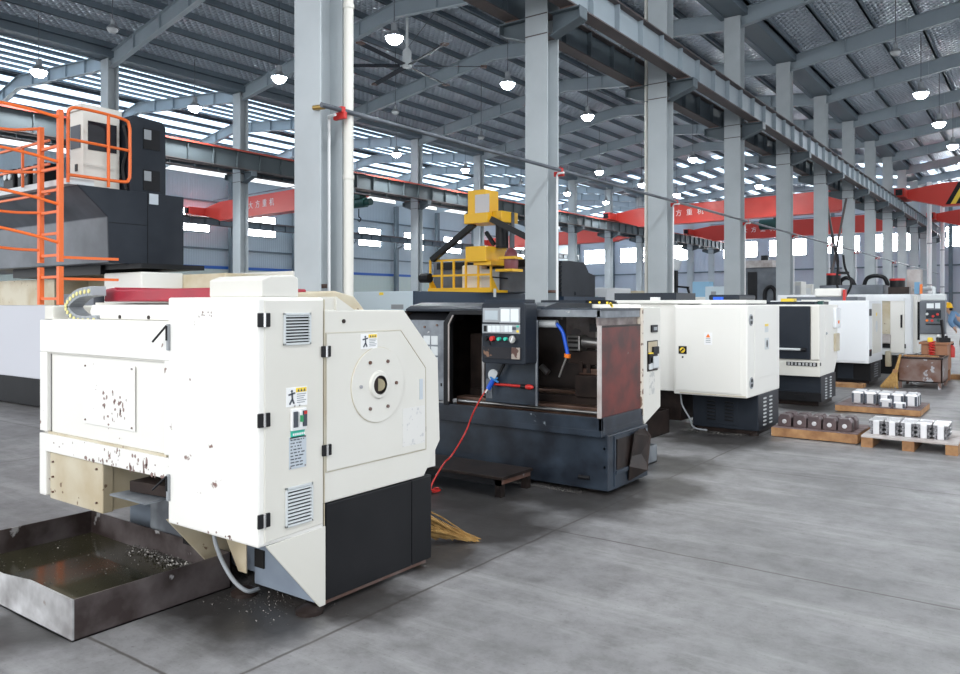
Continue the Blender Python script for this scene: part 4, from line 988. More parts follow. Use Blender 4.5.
for x in (-3.7, -3.0): MB().lathe((x, 9.95, 0), [(.06, 0), (.06, .02), (.03, .04)], 14).build('levelling_foot', OILY, t)
t = thing('coolant_pan', 'dark steel drip pan on the floor between the dark lathe and the second white lathe', 'tray', (-4.6, 9.3, 0))
x0, x1, y0, y1, h = -5.4, -3.95, 8.6, 9.55, .30
BX(x0, x1, y0, y1, .0, .01).build('pan_floor', OILY, t)
for q in ((x0, x1, y0, y0+.01), (x0, x1, y1-.01, y1), (x0, x0+.01, y0, y1), (x1-.01, x1, y0, y1)): BX(*q, 0, h).build('pan_wall', OILY, t)
swarf('metal_swarf', t, 400, lambda: (random.uniform(x0+.05, x1-.05), random.uniform(y0+.05, y1-.05), .02+random.uniform(0, .1)), s=.02)
s_ = swarf('floor_swarf', None, 400, lambda: (random.uniform(-3.95, -3.1), 9.85+random.gauss(0, .06), .004), s=.008)
tag(s_, 'metal chips on the floor along the base of the second white lathe', 'swarf', kind='stuff')
# ---------------------------------------------------------------- third: white lathe with a dark sliding door
t = thing('cnc_lathe', 'white lathe with a charcoal sliding door and a black name strip', 'machine', (-3.8, 13.9, 0))
F = 13.2
MB().prism([(F+.02, .49), (F+.02, 1.64), (14.5, 1.64), (14.5, .75), (14.25, .5)], 'x', -4.9, XE).build('body', WHITE, t, bevel=.012)
BX(-4.9, XE+.004, F-.01, F+.04, .49, .74).build('front_apron', CREAM, t, bevel=.008)
BX(-4.9, -3.09, F-.03, F+.03, .76, 1.615).build('sliding_door', NAVY, t, bevel=.01)
MB().tube([(-3.75, F-.06, .92), (-3.22, F-.06, .92)], .02, 8).build('door_handle', LGREY, t, smooth=True)
kn = MB().tube([(-3.22, F-.06, .92), (-3.14, F-.06, .92)], .028, 10).build('handle_end', BLACKPL, t)
BX(-3.085, XE+.002, F-.02, F+.05, .75, 1.63).build('door_post', CREAM, t, bevel=.02)
a, b = onY(786.3, 364.2, F-.012), onY(817, 368.6, F-.012)
ns = BX(a.x, b.x, F-.018, F-.010, .655, .715).build('name_strip', BLACKPL, t)
L_ = (b.x-a.x)/8.3
for i in range(8):
    u = a.x+L_*(i+.3); g_ = MB(); s = L_*.62; rnd = random.Random(i*5+1)
    for j in range(3): g_.box(u, u+s, F-.021, F-.018, .666+j*.017, .672+j*.017)
    g_.box(u+s*.42, u+s*.58, F-.021, F-.018, .662, .708)
    if i % 2: g_.box(u, u+s*.18, F-.021, F-.018, .662, .70)
    if i % 3 == 0: g_.box(u+s*.82, u+s, F-.021, F-.018, .662, .70)
    g_.build('strip_glyph', WHITEPL, ns)
BX(XE-.02, XE+.012, F+.0, F+.05, .665, .715).build('end_button', BLACKPL, t)
BX(XE, XE+.006, 13.55, 14.1, .80, 1.52).build('end_door', WHITE, t, bevel=.003); MB().sph((XE+.01, 13.62, 1.17), .02).build('door_knob', GREYPL, t)
BX(XE-.0, XE+.05, 14.15, 14.5, 1.25, 1.58).build('end_box', COOLW, t, bevel=.008); BX(XE+.05, XE+.06, 14.3, 14.36, 1.32, 1.37).build('orange_mark', ORPL, t)
BX(XE, XE+.04, 14.2, 14.48, .85, 1.15).build('cable_outlet', STAINED, t, bevel=.01)
bs = BX(-4.85, XE-.01, 13.33, 14.4, .08, .49).build('black_base', NAVY, t, bevel=.01); BX(-4.85, XE+.0, 13.30, 13.36, .08, .22).build('base_lip', BLACK, t); BX(-4.8, XE-.06, 13.4, 14.35, 0, .08).build('base_foot', OILY, t)
for i in range(8):
    for yy in (13.62, 13.95): BX(XE-.01, XE+.004, yy, yy+.09, .10+i*.046, .12+i*.046).build('vent_slot', LGREY, bs)
BX(-3.35, -3.2, 13.29, 13.30, .13, .18).build('base_plate', BLACK, bs)
BX(-4.8, -3.05, 13.3, 14.3, 1.64, 1.69).build('top_deck', NAVY, t, bevel=.01); BX(-3.3, -3.0, 13.5, 14.2, 1.69, 1.72).build('top_cover', WHITE, t)
BX(-3.6, -3.4, 13.4, 13.6, 1.69, 1.74).build('top_clamp', YELPL, t); BX(-3.05, -2.97, 13.5, 13.6, 1.64, 1.70).build('green_lamp', GREEN, t)
# ---------------------------------------------------------------- fourth white lathe
t = thing('cnc_lathe', 'plain white lathe with a dark base just before the tall machining centre', 'machine', (-3.6, 18.1, 0))
F = 17.4
BX(-4.9, XE, F, 18.96, .44, 1.72).build('cabinet', COOLW, t, bevel=.015)
BX(-4.2, XE-.05, F-.012, F, .48, 1.69).build('front_door', COOLW, t, bevel=.006)
ed = MB().prism([(17.75, .62), (17.75, 1.66), (18.75, 1.66), (18.75, .62)], 'x', XE, XE+.006).build('end_door', CREAM, t, bevel=.003)
for z in (1.48, .66): BX(XE, XE+.02, 17.42, 17.6, z-.07, z+.07).build('hinge', BLACKPL, t, bevel=.01)
BX(XE+.006, XE+.01, 18.15, 18.25, 1.40, 1.47).build('yellow_plate', YELPL, ed); MB().tube([(XE+.006, 18.2, 1.18), (XE+.012, 18.2, 1.18)], .12, 20).build('round_badge', LGREY, ed)
bs = BX(-4.85, XE-.02, F+.3, 18.9, .06, .44).build('black_base', BLACK, t, bevel=.01); BX(-4.8, XE-.06, F+.35, 18.8, 0, .06).build('base_foot', OILY, t)
BX(-3.6, -3.3, F+.292, F+.3, .1, .40).build('base_hatch', NAVY, bs)
for i in range(6): BX(XE-.02, XE-.01, 18.1, 18.5, .12+i*.05, .14+i*.05).build('vent_slot', GREYPL, bs)
BX(-4.6, -3.2, F+.2, 18.5, 1.72, 1.80).build('top_deck', GREYM, t)
fr = MB().tube(bez([onY(847, 300, 18.0), onY(837, 286, 18.0), onY(838, 262, 18.0), onY(835, 248, 18.0)], 5), .026, 6).build('hose_arm', BLACK, t)
MB().tube(bez([onY(844, 299, 18.0), onY(851, 284, 18.0), onY(845, 268, 18.0), onY(843, 255, 18.0)], 5), .026, 6).build('hose_arm', BLACK, t)
MB().bar(onY(838, 273, 18.0), onY(849, 273, 18.0), .06).build('arm_link', BLACK, t)
BX(-4.05, -3.5, 17.6, 18.0, 1.80, 1.98).build('oil_mist_box', WHITE, t, bevel=.04)
BX(-3.47, -3.42, 17.55, 17.7, 1.72, 1.95).build('red_tag', RED, t)
# ---------------------------------------------------------------- tall machining centre at the end of the row
t = thing('machining_centre', 'tall white machining centre with a grey control panel, last of the aisle machines', 'machine', (-4, 21.5, 0))
F = 20.5
MB().box(-5.6, -2.6, F+.02, 22.6, .45, 1.88).build('enclosure', COOLW, t, bevel=.02)
BX(-3.30, -3.02, F-.01, F+.03, .95, 1.72).build('door_window', STAINED, t)
BX(-3.02, -2.72, F-.04, F+.03, .50, 1.78).build('sliding_door', WHITE, t, bevel=.015); MB().cyl((-2.78, F-.07, 1.1), (-2.78, F-.07, 1.4), .02, n=8).build('door_handle', BLACKPL, kids(t)[-1])
BX(-3.36, -2.72, F-.05, F+.0, 1.72, 1.80).build('door_lintel', COOLW, t)
BX(-3.36, -3.0, F-.10, F+.0, .72, .94).build('door_sill', PALEWOOD, t, bevel=.03); BX(-3.5, -2.7, F-.03, F+.03, .62, .72).build('apron', BLACK, t)
BX(-5.5, -2.7, F+.1, 22.5, .0, .45).build('base', BLACK, t)
BX(-3.12, -3.0, F-.08, F+.1, .18, .55).build('oil_tank', STAINED, t, bevel=.02)
BX(-2.6, -2.52, F+.4, F+1.2, .5, 1.85).build('side_column', WHITE, t); BX(-2.56, -2.48, F+1.25, F+1.32, .6, 1.86).build('red_strip', mat('crimson_trim', (.4, .02, .06), .4), t)
MB().cyl((-2.5, F+.55, .8), (-2.5, F+.55, 1.7), .05).build('air_cylinder', BLACK, t, smooth=True)
hd = BX(-4.7, -3.25, F+.5, F+1.6, 1.88, 2.12).build('spindle_carriage', GREYM, t, bevel=.02)
for x, z, c, nm in ((-4.45, 2.26, BLACK, 0), (-3.0, 2.1, BLACK, 1)):
    mo = MB().cyl((x, F+.9, z-.22), (x, F+.9, z+.12), .17, n=16).build('servo_motor', c, t, smooth=True); MB().cyl((x, F+.9, z+.12), (x, F+.9, z+.17), .175, n=16).build('motor_cap', RED, mo, smooth=True)
BX(-2.85, -2.55, F+1.3, F+1.7, 1.88, 2.5).build('column_cover', PALEWOOD, t)
for x0_, x1_, zt in ((-4.4, -4.0, 2.32), (-3.8, -3.25, 2.36)):
    MB().tube(bez([(x0_, F+1.2, 2.1), (x0_+.08, F+1.2, zt-.06), ((x0_+x1_)/2, F+1.2, zt), (x1_-.08, F+1.2, zt-.06), (x1_, F+1.2, 2.1)], 6), .05, 8).build('drag_chain', BLACK, t)
BX(-3.15, -2.7, F+.55, F+.8, 1.88, 2.06).build('hose_block', OILY, t)
cpn = BX(-2.36, -1.86, 20.0, 20.25, .98, 1.72).build('control_panel', GREYM, t, bevel=.02)
YP = 19.995
for (x0_, y0_, x1_, y1_, m, nm) in ((926.5, 303.3, 933.6, 308.3, LCD, 'screen'), (935, 303, 940, 308.5, LCD, 'keypad'), (926, 310, 941, 318.5, NAVY, 'key_field'), (925.5, 323.5, 942, 325, BLACKPL, 'slot')):
    a, b = onY(x0_, y0_, YP), onY(x1_, y1_, YP); BX(a.x, b.x, YP-.012, YP+.006, b.z, a.z).build(nm, m, cpn)
for x, y, m in ((927, 320.4, ORPL), (932, 320.6, RED), (938.3, 320.4, GREEN), (933, 316.2, RED), (937.5, 314.3, RED), (927, 314, LGREY)):
    c = onY(x, y, YP); MB().tube([c, c+Vector((0, -.04, 0))], .028, 10).build('panel_button', m, cpn)
MB().cyl((-2.1, 20.15, 1.72), (-2.1, 20.15, 2.0), .04).tube([(-2.1, 20.15, 2.0), (-2.6, 21.2, 2.0)], .05, 8).build('panel_arm', LGREY, t)
BX(-2.36, -1.86, 20.02, 20.3, 1.72, 1.88).build('panel_cap', LGREY, t, bevel=.03)
BX(-2.36, -1.92, 20.05, 20.3, .60, .98).build('panel_stand', LGREY, t); a, b = onY(923, 327, 20.04), onY(928.5, 332.5, 20.04)
BX(a.x, b.x, 20.03, 20.05, b.z, a.z).build('yellow_notice', YELPL, t); BX(-2.3, -1.95, 20.1, 20.3, 0, .6).build('stand_post', GREYM, t)
hw = MB().tube(bez([(-1.93, 19.98, 1.30), (-1.90, 19.94, 1.0), (-1.9, 19.93, .7), (-1.86, 19.93, .55), (-1.80, 19.93, .66), (-1.84, 19.95, .95)], 6), .03, 8).build('pendant_cable', BLACKPL, t)
BX(-2.50, -2.40, 20.3, 20.5, 1.88, 2.15).build('beacon_box', mat('faded_blue', (.16, .35, .55), .5), t); BX(-2.38, -2.33, 20.2, 20.28, 1.88, 2.1).build('beacon', ORPL, t)
# ---------------------------------------------------------------- workbench cabinet with things on it, worker, chair-high bench
t = thing('tool_cabinet', 'brown wooden tool cabinet standing behind the rusty bin', 'cabinet', (-2.1, 19.3, 0))
BX(-2.20, -1.72, 18.9, 19.7, .25, .80).build('carcass', CABW, t, bevel=.01); BX(-2.24, -1.68, 18.86, 19.74, .80, .84).build('cabinet_top', CABW, t)
for x in (-2.18, -1.95): BX(x, x+.21, 18.885, 18.90, .28, .78).build('cabinet_door', CABW, t, bevel=.01)
for x in (-2.18, -1.80):
    for y in (18.95, 19.6): BX(x, x+.07, y, y+.07, 0, .25).build('leg', CABW, t)
c = onY(931.5, 340, 18.75); MB().tube([Vector((c.x+.05*math.cos(k*.7), 18.77+.05*math.sin(k*.7), 0.86-k*.006)) for k in range(60)], .016, 5).build('coil_hose', RED, t)
tag(bpy.data.objects[kids(t)[-1].name], 'coiled red air hose hanging at the side of the brown tool cabinet', 'hose'); o_ = kids(t)[-1]
def free(o):
    w = o.parent.location.copy(); o.parent = None; o.location = w
free(o_); o_.name = 'hanging_hose'
o_ = BX(-2.10, -2.0, 19.0, 19.12, .84, .94).build('oil_tin', YELPL, None, bevel=.02); tag(o_, 'small yellow tin standing on the brown tool cabinet', 'tin')
o_ = MB().obox((-1.82, 19.2, .885), (.22, .16, .09), Matrix.Rotation(.4, 3, 'Z')).build('parts_box', BLACKPL, None); tag(o_, 'black box lying on the brown tool cabinet', 'box')
o_ = MB().lathe((-1.94, 19.45, .84), [(.04, 0), (.05, .08), (.03, .1), (.02, .16)], 12).build('oil_can', BARE, None, smooth=True); tag(o_, 'little steel oil can on the brown tool cabinet', 'can')
t = thing('fire_extinguisher', 'small red fire extinguisher standing on the hand trolley beside the tool cabinet', 'extinguisher', (-1.30, 19.2, .2))
c = onY(951.5, 352, 19.62); ex, ez = c.x, .5
t.location = (ex, 19.62, .5)
MB().lathe((ex, 19.62, .5), [(.06, 0), (.065, .2), (.04, .25), (.02, .27)], 14).build('cylinder', RED, t, smooth=True); BX(ex-.04, ex+.04, 19.60, 19.64, .77, .81).build('valve_handle', BLACKPL, t)
t = thing('hand_trolley', 'grey steel hand trolley on black wheels beside the tool cabinet', 'trolley', (-1.1, 19.9, 0))
for x in (-1.50, -.95):
    MB().bar((x, 19.6, .12), (x, 19.6, 1.0), .05).build('upright', LGREY, t)
    wh = MB().tube([(x-.04, 19.55, .1), (x+.04, 19.55, .1)], .1, 16).build('wheel', BLACKPL, t, smooth=True)
BX(-1.52, -.9, 19.5, 20.3, .44, .5).build('deck', BLACK, t)
# worker
def skinned(name, joints, bones, m, parent, sub=2):
    me = bpy.data.meshes.new(name); names = list(joints)
    me.from_pydata([joints[n][0] for n in names], [(names.index(a), names.index(b)) for a, b in bones], [])
    o = bpy.data.objects.new(name, me); C.objects.link(o)
    sk = o.modifiers.new('skin', 'SKIN'); ly = me.skin_vertices[0] if me.skin_vertices else None
    if ly is None:
        bm = bmesh.new(); bm.from_mesh(me); bm.verts.layers.skin.verify(); bm.to_mesh(me); bm.free(); ly = me.skin_vertices[0]
    for i, n in enumerate(names):
        r = joints[n][1]; ly.data[i].radius = (r, r) if isinstance(r, (int, float)) else r
        ly.data[i].use_root = i == 0
    ss = o.modifiers.new('sub', 'SUBSURF'); ss.levels = sub; ss.render_levels = sub
    dg = bpy.context.evaluated_depsgraph_get(); em = bpy.data.meshes.new_from_object(o.evaluated_get(dg))
    bpy.data.objects.remove(o)
    em.materials.clear(); em.materials.append(m)
    for p in em.polygons: p.use_smooth = True
    o = bpy.data.objects.new(name, em); C.objects.link(o)
    if parent: o.parent = parent
    return o
WY = 26.5
hdp = onY(947.3, 309, WY); wx = hdp.x
t = thing('person', 'stooping worker in a yellow helmet, blue shirt and brown trousers down the aisle', 'person', (wx+.15, WY, 0))
# figure frame: u along +X (to the side he leans away from), local coordinates about the thing's base
hz = hdp.z
J = {'pelvis': ((.34, .1, .98), .16), 'waist': ((.20, .08, 1.12), .14), 'chest': ((.0, .03, 1.27), .165), 'neck0': ((-.08, -.01, 1.40), .075), 'neck': ((-.115, -.03, 1.455), .055), 'head': ((-.145, -.05, hz), .09), 'crown': ((-.15, -.06, hz+.09), .075),
     'sl': ((.0, -.17, 1.36), .07), 'el': ((-.06, -.34, 1.13), .052), 'wl': ((.06, -.44, .97), .036), 'hl': ((.10, -.47, .90), .04),
     'sr': ((-.02, .22, 1.36), .07), 'er': ((-.08, .32, 1.12), .052), 'wr': ((.0, .38, .93), .036), 'hr': ((.02, .39, .86), .04),
     'hipl': ((.36, -.02, .90), .12), 'kl': ((.24, -.10, .52), .08), 'al': ((.34, -.08, .09), .05), 'tl': ((.18, -.12, .045), .045),
     'hipr': ((.38, .20, .90), .12), 'kr': ((.32, .28, .52), .08), 'ar': ((.42, .30, .09), .05), 'tr': ((.26, .30, .045), .045)}
B = [('pelvis', 'waist'), ('waist', 'chest'), ('chest', 'neck0'), ('neck0', 'neck'), ('neck', 'head'), ('head', 'crown'), ('chest', 'sl'), ('sl', 'el'), ('el', 'wl'), ('wl', 'hl'), ('chest', 'sr'), ('sr', 'er'), ('er', 'wr'), ('wr', 'hr'),
     ('pelvis', 'hipl'), ('hipl', 'kl'), ('kl', 'al'), ('al', 'tl'), ('pelvis', 'hipr'), ('hipr', 'kr'), ('kr', 'ar'), ('ar', 'tr')]
skinned('body', J, B, SKIN, t)
def grow(keys, add): return {k: (J[k][0], J[k][1]+add) for k in keys}
ks = ['waist', 'chest', 'neck0', 'sl', 'el', 'wl', 'sr', 'er', 'wr']
shirt = skinned('work_shirt', {**grow(['waist', 'chest'], .022), 'neck0': (J['neck0'][0], .085), **grow(['sl', 'el', 'wl', 'sr', 'er', 'wr'], .022), 'hem': ((.28, .10, 1.03), .18)}, [('waist', 'chest'), ('chest', 'neck0'), ('chest', 'sl'), ('sl', 'el'), ('el', 'wl'), ('chest', 'sr'), ('sr', 'er'), ('er', 'wr'), ('waist', 'hem')], SHIRT, t)
skinned('trousers', {**grow(['pelvis', 'hipl', 'kl', 'al', 'hipr', 'kr', 'ar'], .03), 'seat': ((.43, .1, .97), .17)}, [('pelvis', 'seat'), ('pelvis', 'hipl'), ('hipl', 'kl'), ('kl', 'al'), ('pelvis', 'hipr'), ('hipr', 'kr'), ('kr', 'ar')], TROUS, t)
hc = Vector((-.15+t.location.x, -.055+WY, hz+.055))
MB().lathe(hc, [(.165, -.02), (.15, .0), (.135, .02), (.125, .08), (.08, .135), (.01, .15)], 20).build('helmet', YELLOW, t, smooth=True)
hm = kids(t)[-1]; MB().obox(hc+Vector((-.10, -.07, -.01)), (.14, .2, .015), Matrix.Rotation(.55, 3, 'Z')).build('helmet_peak', YELLOW, hm)
MB().sph(hc+Vector((.05, .03, -.05)), .085, (1, 1, .8)).build('hair', HAIR, t, smooth=True)
fc = hc+Vector((-.085, -.045, -.085))
for s_ in (-1, 1): MB().sph(fc+Vector((s_*.026-.0, -s_*.026-.01, .03)), .011).build('eye', HAIR, t)
MB().sph(fc+Vector((-.02, -.018, 0)), .018, (1, 1, 1.4)).build('nose', SKIN, t); MB().sph(fc+Vector((-.008, -.01, -.045)), .02, (1, 1, .3)).build('mouth', mat('lips', (.35, .14, .12), .5), t)
for nm, (p, d) in {'hand': (J['hl'][0], 1), 'hand_': (J['hr'][0], -1)}.items():
    base = Vector(p)+t.location
    for i in range(5):
        o0 = base+Vector((.01, (i-1.5)*.02 if i < 4 else .045*d, .0)); l = (.075, .085, .08, .062, .05)[i]
        MB().tube([o0, o0+Vector((.01, 0, -l*.6)), o0+Vector((.0, 0, -l))], [.011, .01, .007], 7).build('finger', SKIN, t, smooth=True)
for k in ('l', 'r'):
    a = Vector(J['a'+k][0])+t.location; b = Vector(J['t'+k][0])+t.location
    MB().tube([a+Vector((.06, 0, -.045)), a+Vector((0, 0, -.035)), b+Vector((0, 0, 0))], [.045, .052, .04], 10).build('shoe', SHOE, t, smooth=True)
# bench he works at
t = thing('work_table', 'dark steel work table behind the stooping worker', 'table', (wx+1.4, WY+.05, 0))
BX(wx+.95, wx+2.0, WY-.5, WY+.6, .72, .77).build('table_top', BLACK, t)
for x in (wx+1.0, wx+1.9):
    for y in (WY-.42, WY+.5): BX(x, x+.06, y, y+.06, 0, .72).build('leg', GREYM, t)
# ---------------------------------------------------------------- rusty bin and standing broom
t = thing('scrap_bin', 'rusty steel scrap bin on short legs in the aisle', 'bin', (-2.0, 17.8, 0))
x0, x1, y0, y1 = -2.42, -1.66, 17.3, 18.35
for q in ((x0, x1, y0, y0+.02), (x0, x1, y1-.02, y1), (x0, x0+.02, y0, y1), (x1-.02, x1, y0, y1)): BX(*q, .13, .60).build('bin_wall', RUST, t)
BX(x0, x1, y0, y1, .13, .15).build('bin_floor', RUST, t)
MB().box(x0-.015, x1+.015, y0-.015, y0+.03, .58, .61).box(x0-.015, x1+.015, y1-.03, y1+.015, .58, .61).box(x0-.015, x0+.03, y0, y1, .58, .61).box(x1-.03, x1+.015, y0, y1, .58, .61).build('rim', OILY, t)
for x in (x0+.02, x1-.07):
    for y in (y0+.01, y1-.07): BX(x, x+.05, y, y+.05, 0, .13).build('leg', RUST, t)
o_ = BX(-2.35, -1.75, 17.55, 17.72, .611, .635).build('wooden_board', WOOD, None); tag(o_, 'long wooden board laid across the top of the rusty scrap bin', 'board')
bx_ = onY(891, 385, 17.0).x
t = thing('straw_broom', 'straw broom standing upright against the rusty scrap bin', 'broom', (bx_, 17.0, 0))
straws(t, lambda: (bx_+.06+g(.015), 17.1+g(.015), .33), lambda: (bx_+random.uniform(-.20, .12), 17.05+g(.04), random.uniform(.0, .05)), 150, .012)
MB().tube([(bx_+.06, 17.1, .30), (bx_+.13, 17.22, .66)], [.035, .022], 10).build('broom_handle', STRAW, t, smooth=True)
MB().tube([(bx_+.05, 17.09, .30), (bx_+.065, 17.11, .36)], .05, 12).build('binding', WOOD, t)
# ---------------------------------------------------------------- pallets and parts
def pallet(x0, x1, y0, y1, h, label, top, kind):
    t = thing('wooden_pallet', label, 'pallet', ((x0+x1)/2, (y0+y1)/2, 0))
    n = 5; w = (y1-y0)/n
    for i in range(n): BX(x0, x1, y0+w*i+.004 if i or kind == 'open' else y0+.012, y0+w*(i+1)-.004, h-(.022 if kind == 'open' else .008), h).build('deck_board', top, t)
    if kind == 'open':
        for x in (x0, (x0+x1)/2-.06, x1-.12): BX(x, x+.12, y0+.01, y1-.01, 0, h-.022).build('stringer', WOOD, t)
    else:
        BX(x0, x1, y0-.004, y0+.03, .012, h-.006).build('side_board', WOOD, t); BX(x0, x1, y1-.03, y1, .012, h-.03).build('side_board', WOOD, t)
        BX(x1-.03, x1+.004, y0+.03, y1-.03, .012, h-.008).build('end_board', WOOD, t)
        for x in (x0+.03, (x0+x1)/2-.05, x1-.13): BX(x, x+.1, y0+.03, y1-.03, 0, h-.01).build('stringer', WOOD, t)
    return t
pallet(-2.80, -1.82, 10.0, 10.88, .12, 'brown wooden pallet of dark cast blocks by the second white lathe', WOODTOP, 'boxed')
pallet(-2.67, -1.52, 12.95, 14.05, .10, 'brown wooden pallet of bright round cornered blocks, farthest up the aisle', WOODTOP, 'boxed')
pallet(-1.76, -.80, 9.88, 10.92, .135, 'pale topped open wooden pallet of bright machined blocks', PALEWOOD, 'open')
ROWN = ['front', 'second', 'third']
COLN = ['first from the lathes', 'second from the lathes', 'middle', 'second from the aisle', 'nearest the open aisle']
# dark cast blocks
def cast_block(x, y, z, label):
    t = thing('cast_block', label, 'metal part', (x, y, z), 'dark cast blocks')
    w, d, h = .155, .16, .15
    MB().prism([(x-w/2, z), (x+w/2, z), (x+w/2, z+h*.72), (x+w*.32, z+h), (x-w*.32, z+h), (x-w/2, z+h*.72)], 'y', y-d/2, y+d/2).build('block', CASTM, t, bevel=.008)
    b = kids(t)[0]
    MB().cyl((x, y-d/2-.012, z+h*.42), (x, y-d/2+.01, z+h*.42), .027, n=14).build('machined_boss', MACH, b, bevel=.003)
    BX(x-w*.5-.002, x+w*.5+.002, y-.02, y+.02, z+h*.62, z+h*.70).build('side_groove', OILY, b)
    return t
def ring_block(x, y, z, label):
    t = thing('machined_block', label, 'metal part', (x, y, z), 'bright round cornered blocks')
    w, d, h = .17, .17, .20
    BX(x-w/2, x+w/2, y-d/2, y+d/2, z, z+h).build('block', MACH, t, bevel=.025, seg=3)
    b = kids(t)[0]
    for s_ in (-1, 1): BX(x+s_*.062-.017, x+s_*.062+.017, y-d/2-.004, y-d/2+.01, z+.02, z+h-.035).build('dark_slot', INK, b, bevel=.006)
    for yy in (-.035, .035): BX(x+w/2-.004, x+w/2+.004, y+yy-.016, y+yy+.016, z+.02, z+h-.035).build('dark_slot', INK, b)
    return t
def tooth_block(x, y, z, label):
    t = thing('machined_block', label, 'metal part', (x, y, z), 'bright blocks with dark toothed flanks')
    w, d, h = .15, .18, .155
    BX(x-.033, x+.033, y-d/2, y+d/2, z, z+h).build('block', MACH, t, bevel=.006); b = kids(t)[0]
    for s_ in (-1, 1):
        mb = MB()
        for i in range(6):
            zz = z+i*h/6.2; mb.box(x+s_*.033, x+s_*(.058+.017*(i % 2)), y-d/2+.006, y+d/2-.006, zz, zz+h/6.6)
        mb.build('tooth_flank', TOOTH, b)
    BX(x-w/2, x+w/2, y-d/2+.01, y+d/2, z+h, z+h+.012).build('cap_plate', MACH, b)
    return t
def grid(fn, X, Yv, z, text_):
    first = None
    for r, y in enumerate(Yv):
        for c, x in enumerate(X):
            lab = text_ % (COLN[c], ROWN[r])
            if first is None: first = fn(x, y, z, lab)
            else: copy_tree(first, (x+random.uniform(-.006, .006), y, z), None, lab)
grid(cast_block, [-2.68+.175*i for i in range(5)], [10.22, 10.45], .12, 'dark cast block on its brown pallet, %s in the %s row')
grid(tooth_block, [-1.63+.163*i for i in range(5)], [10.14, 10.36], .135, 'bright toothed block on the open pallet, %s in the %s row')
grid(ring_block, [-2.41+.185*i for i in range(5)], [13.32, 13.56], .10, 'bright round cornered block on the far pallet, %s in the %s row')
for x, y, w in ((-1.80, 13.06, 'square faced, closest to the pallet edge'), (-1.99, 13.10, 'small, just before the main rows')):
    t = thing('machined_block', 'low bright block set apart on the far pallet, %s' % w, 'metal part', (x, y, .10), 'low bright blocks')
    BX(x-.075, x+.075, y-.06, y+.06, .10, .10+(.09 if x > -1.9 else .12)).build('block', MACH, t, bevel=.008)
    BX(x-.075, x-.045, y-.064, y-.05, .11, .175).build('dark_slot', INK, kids(t)[0]); BX(x+.045, x+.075, y-.064, y-.05, .11, .175).build('dark_slot', INK, kids(t)[0])
for (x0, x1, y0, lab) in ((-3.9, -2.95, 16.75, 'low wooden plank lying before the dark base of the fourth white lathe'), (-1.75, -.9, 19.9, 'low wooden plank under the hand trolley')):
    o_ = BX(x0, x1, y0, y0+.35, 0, .07 if y0 < 18 else .1).build('wooden_plank', WOOD, None); tag(o_, lab, 'plank')
# ---------------------------------------------------------------- big grey gantry mill with the orange ladder
t = thing('gantry_mill', 'big grey gantry milling machine with an orange ladder and railings', 'machine', (-13, 6.3, 0))
BX(-20, -10.6, 5.80, 6.6, .47, 1.63).build('guard_panel', LAVW, t, bevel=.02); BX(-20, -10.62, 5.86, 8.2, .03, .47).build('base', BLACK, t)
BX(-11.42, -11.1, 5.785, 5.80, 1.5, 1.6).build('guard_plate', STAINED, t)
BX(-16, -9.2, 6.65, 8.6, .0, 2.08).build('bed_guard', mat('streaked_beige_paint', (.66, .60, .47), .5, noise=(2.5, 1.0, (.52, .42, .26))), t, bevel=.02)
BX(-16, -9.4, 8.0, 8.5, 2.08, 2.16).build('bed_cover', WHITE, t, bevel=.02); BX(-11.2, -10.2, 6.0, 6.65, 1.63, 2.1).build('table_end', WHITE, t, bevel=.02)
BX(-15, -12.9, 6.1, 7.0, 1.6, 2.05).build('table_box', STAINED, t); BX(-12.2, -11.3, 5.9, 6.2, 1.63, 1.80).build('way_cover', GREYM, t)
XB = -10.5
pf = [(5.26, 3.25), (5.68, 2.86), (5.70, 2.22), (6.85, 2.22), (6.85, 3.25)]
MB().prism(pf, 'x', -22, XB-.02).build('cross_beam', GREYM, t, bevel=.012)
MB().prism(pf, 'x', XB-.02, XB).build('beam_end_plate', NAVY, t, bevel=.004)
be = kids(t)[-1]; MB().bar((XB+.001, 6.27, 2.23), (XB+.001, 6.27, 3.24), .012, .004).bar((XB+.001, 5.7, 2.78), (XB+.001, 6.27, 2.78), .012, .004).build('plate_seam', DARKGAP, be)
a, b = onX(149, 193.5, XB), onX(158, 205, XB); BX(XB, XB+.006, a.y, b.y, b.z, a.z).build('rating_plate', PLATE, be)
BX(-13, XB-.02, 5.15, 5.5, 3.25, 3.33).build('walkway', LGREY, t); BX(-22, -13, 5.15, 5.5, 3.25, 3.33).build('walkway', GREYM, t)
BX(-11.9, -10.2, 6.0, 7.0, 2.15, 2.22).build('beam_shoe', BLACK, t)
BX(-14, -11.2, 5.95, 6.9, 2.08, 2.22).build('saddle', BLACK, t)
# white cooling cabinet
ac = BX(-11.16, -10.8, 5.49, 6.02, 3.25, 4.40).build('cooling_unit', CREAM, t, bevel=.01); BX(-11.18, -10.78, 5.46, 6.04, 4.34, 4.42).build('unit_top', CREAM, ac)
BX(-10.8, -10.79, 5.56, 5.97, 3.80, 4.20).build('dark_panel', DARKGL, ac); BX(-11.12, -10.86, 5.478, 5.49, 3.82, 4.14).build('side_grille', INK, ac); BX(-11.0, -10.94, 5.478, 5.49, 3.50, 3.60).build('cable_hole', BLACK, ac)
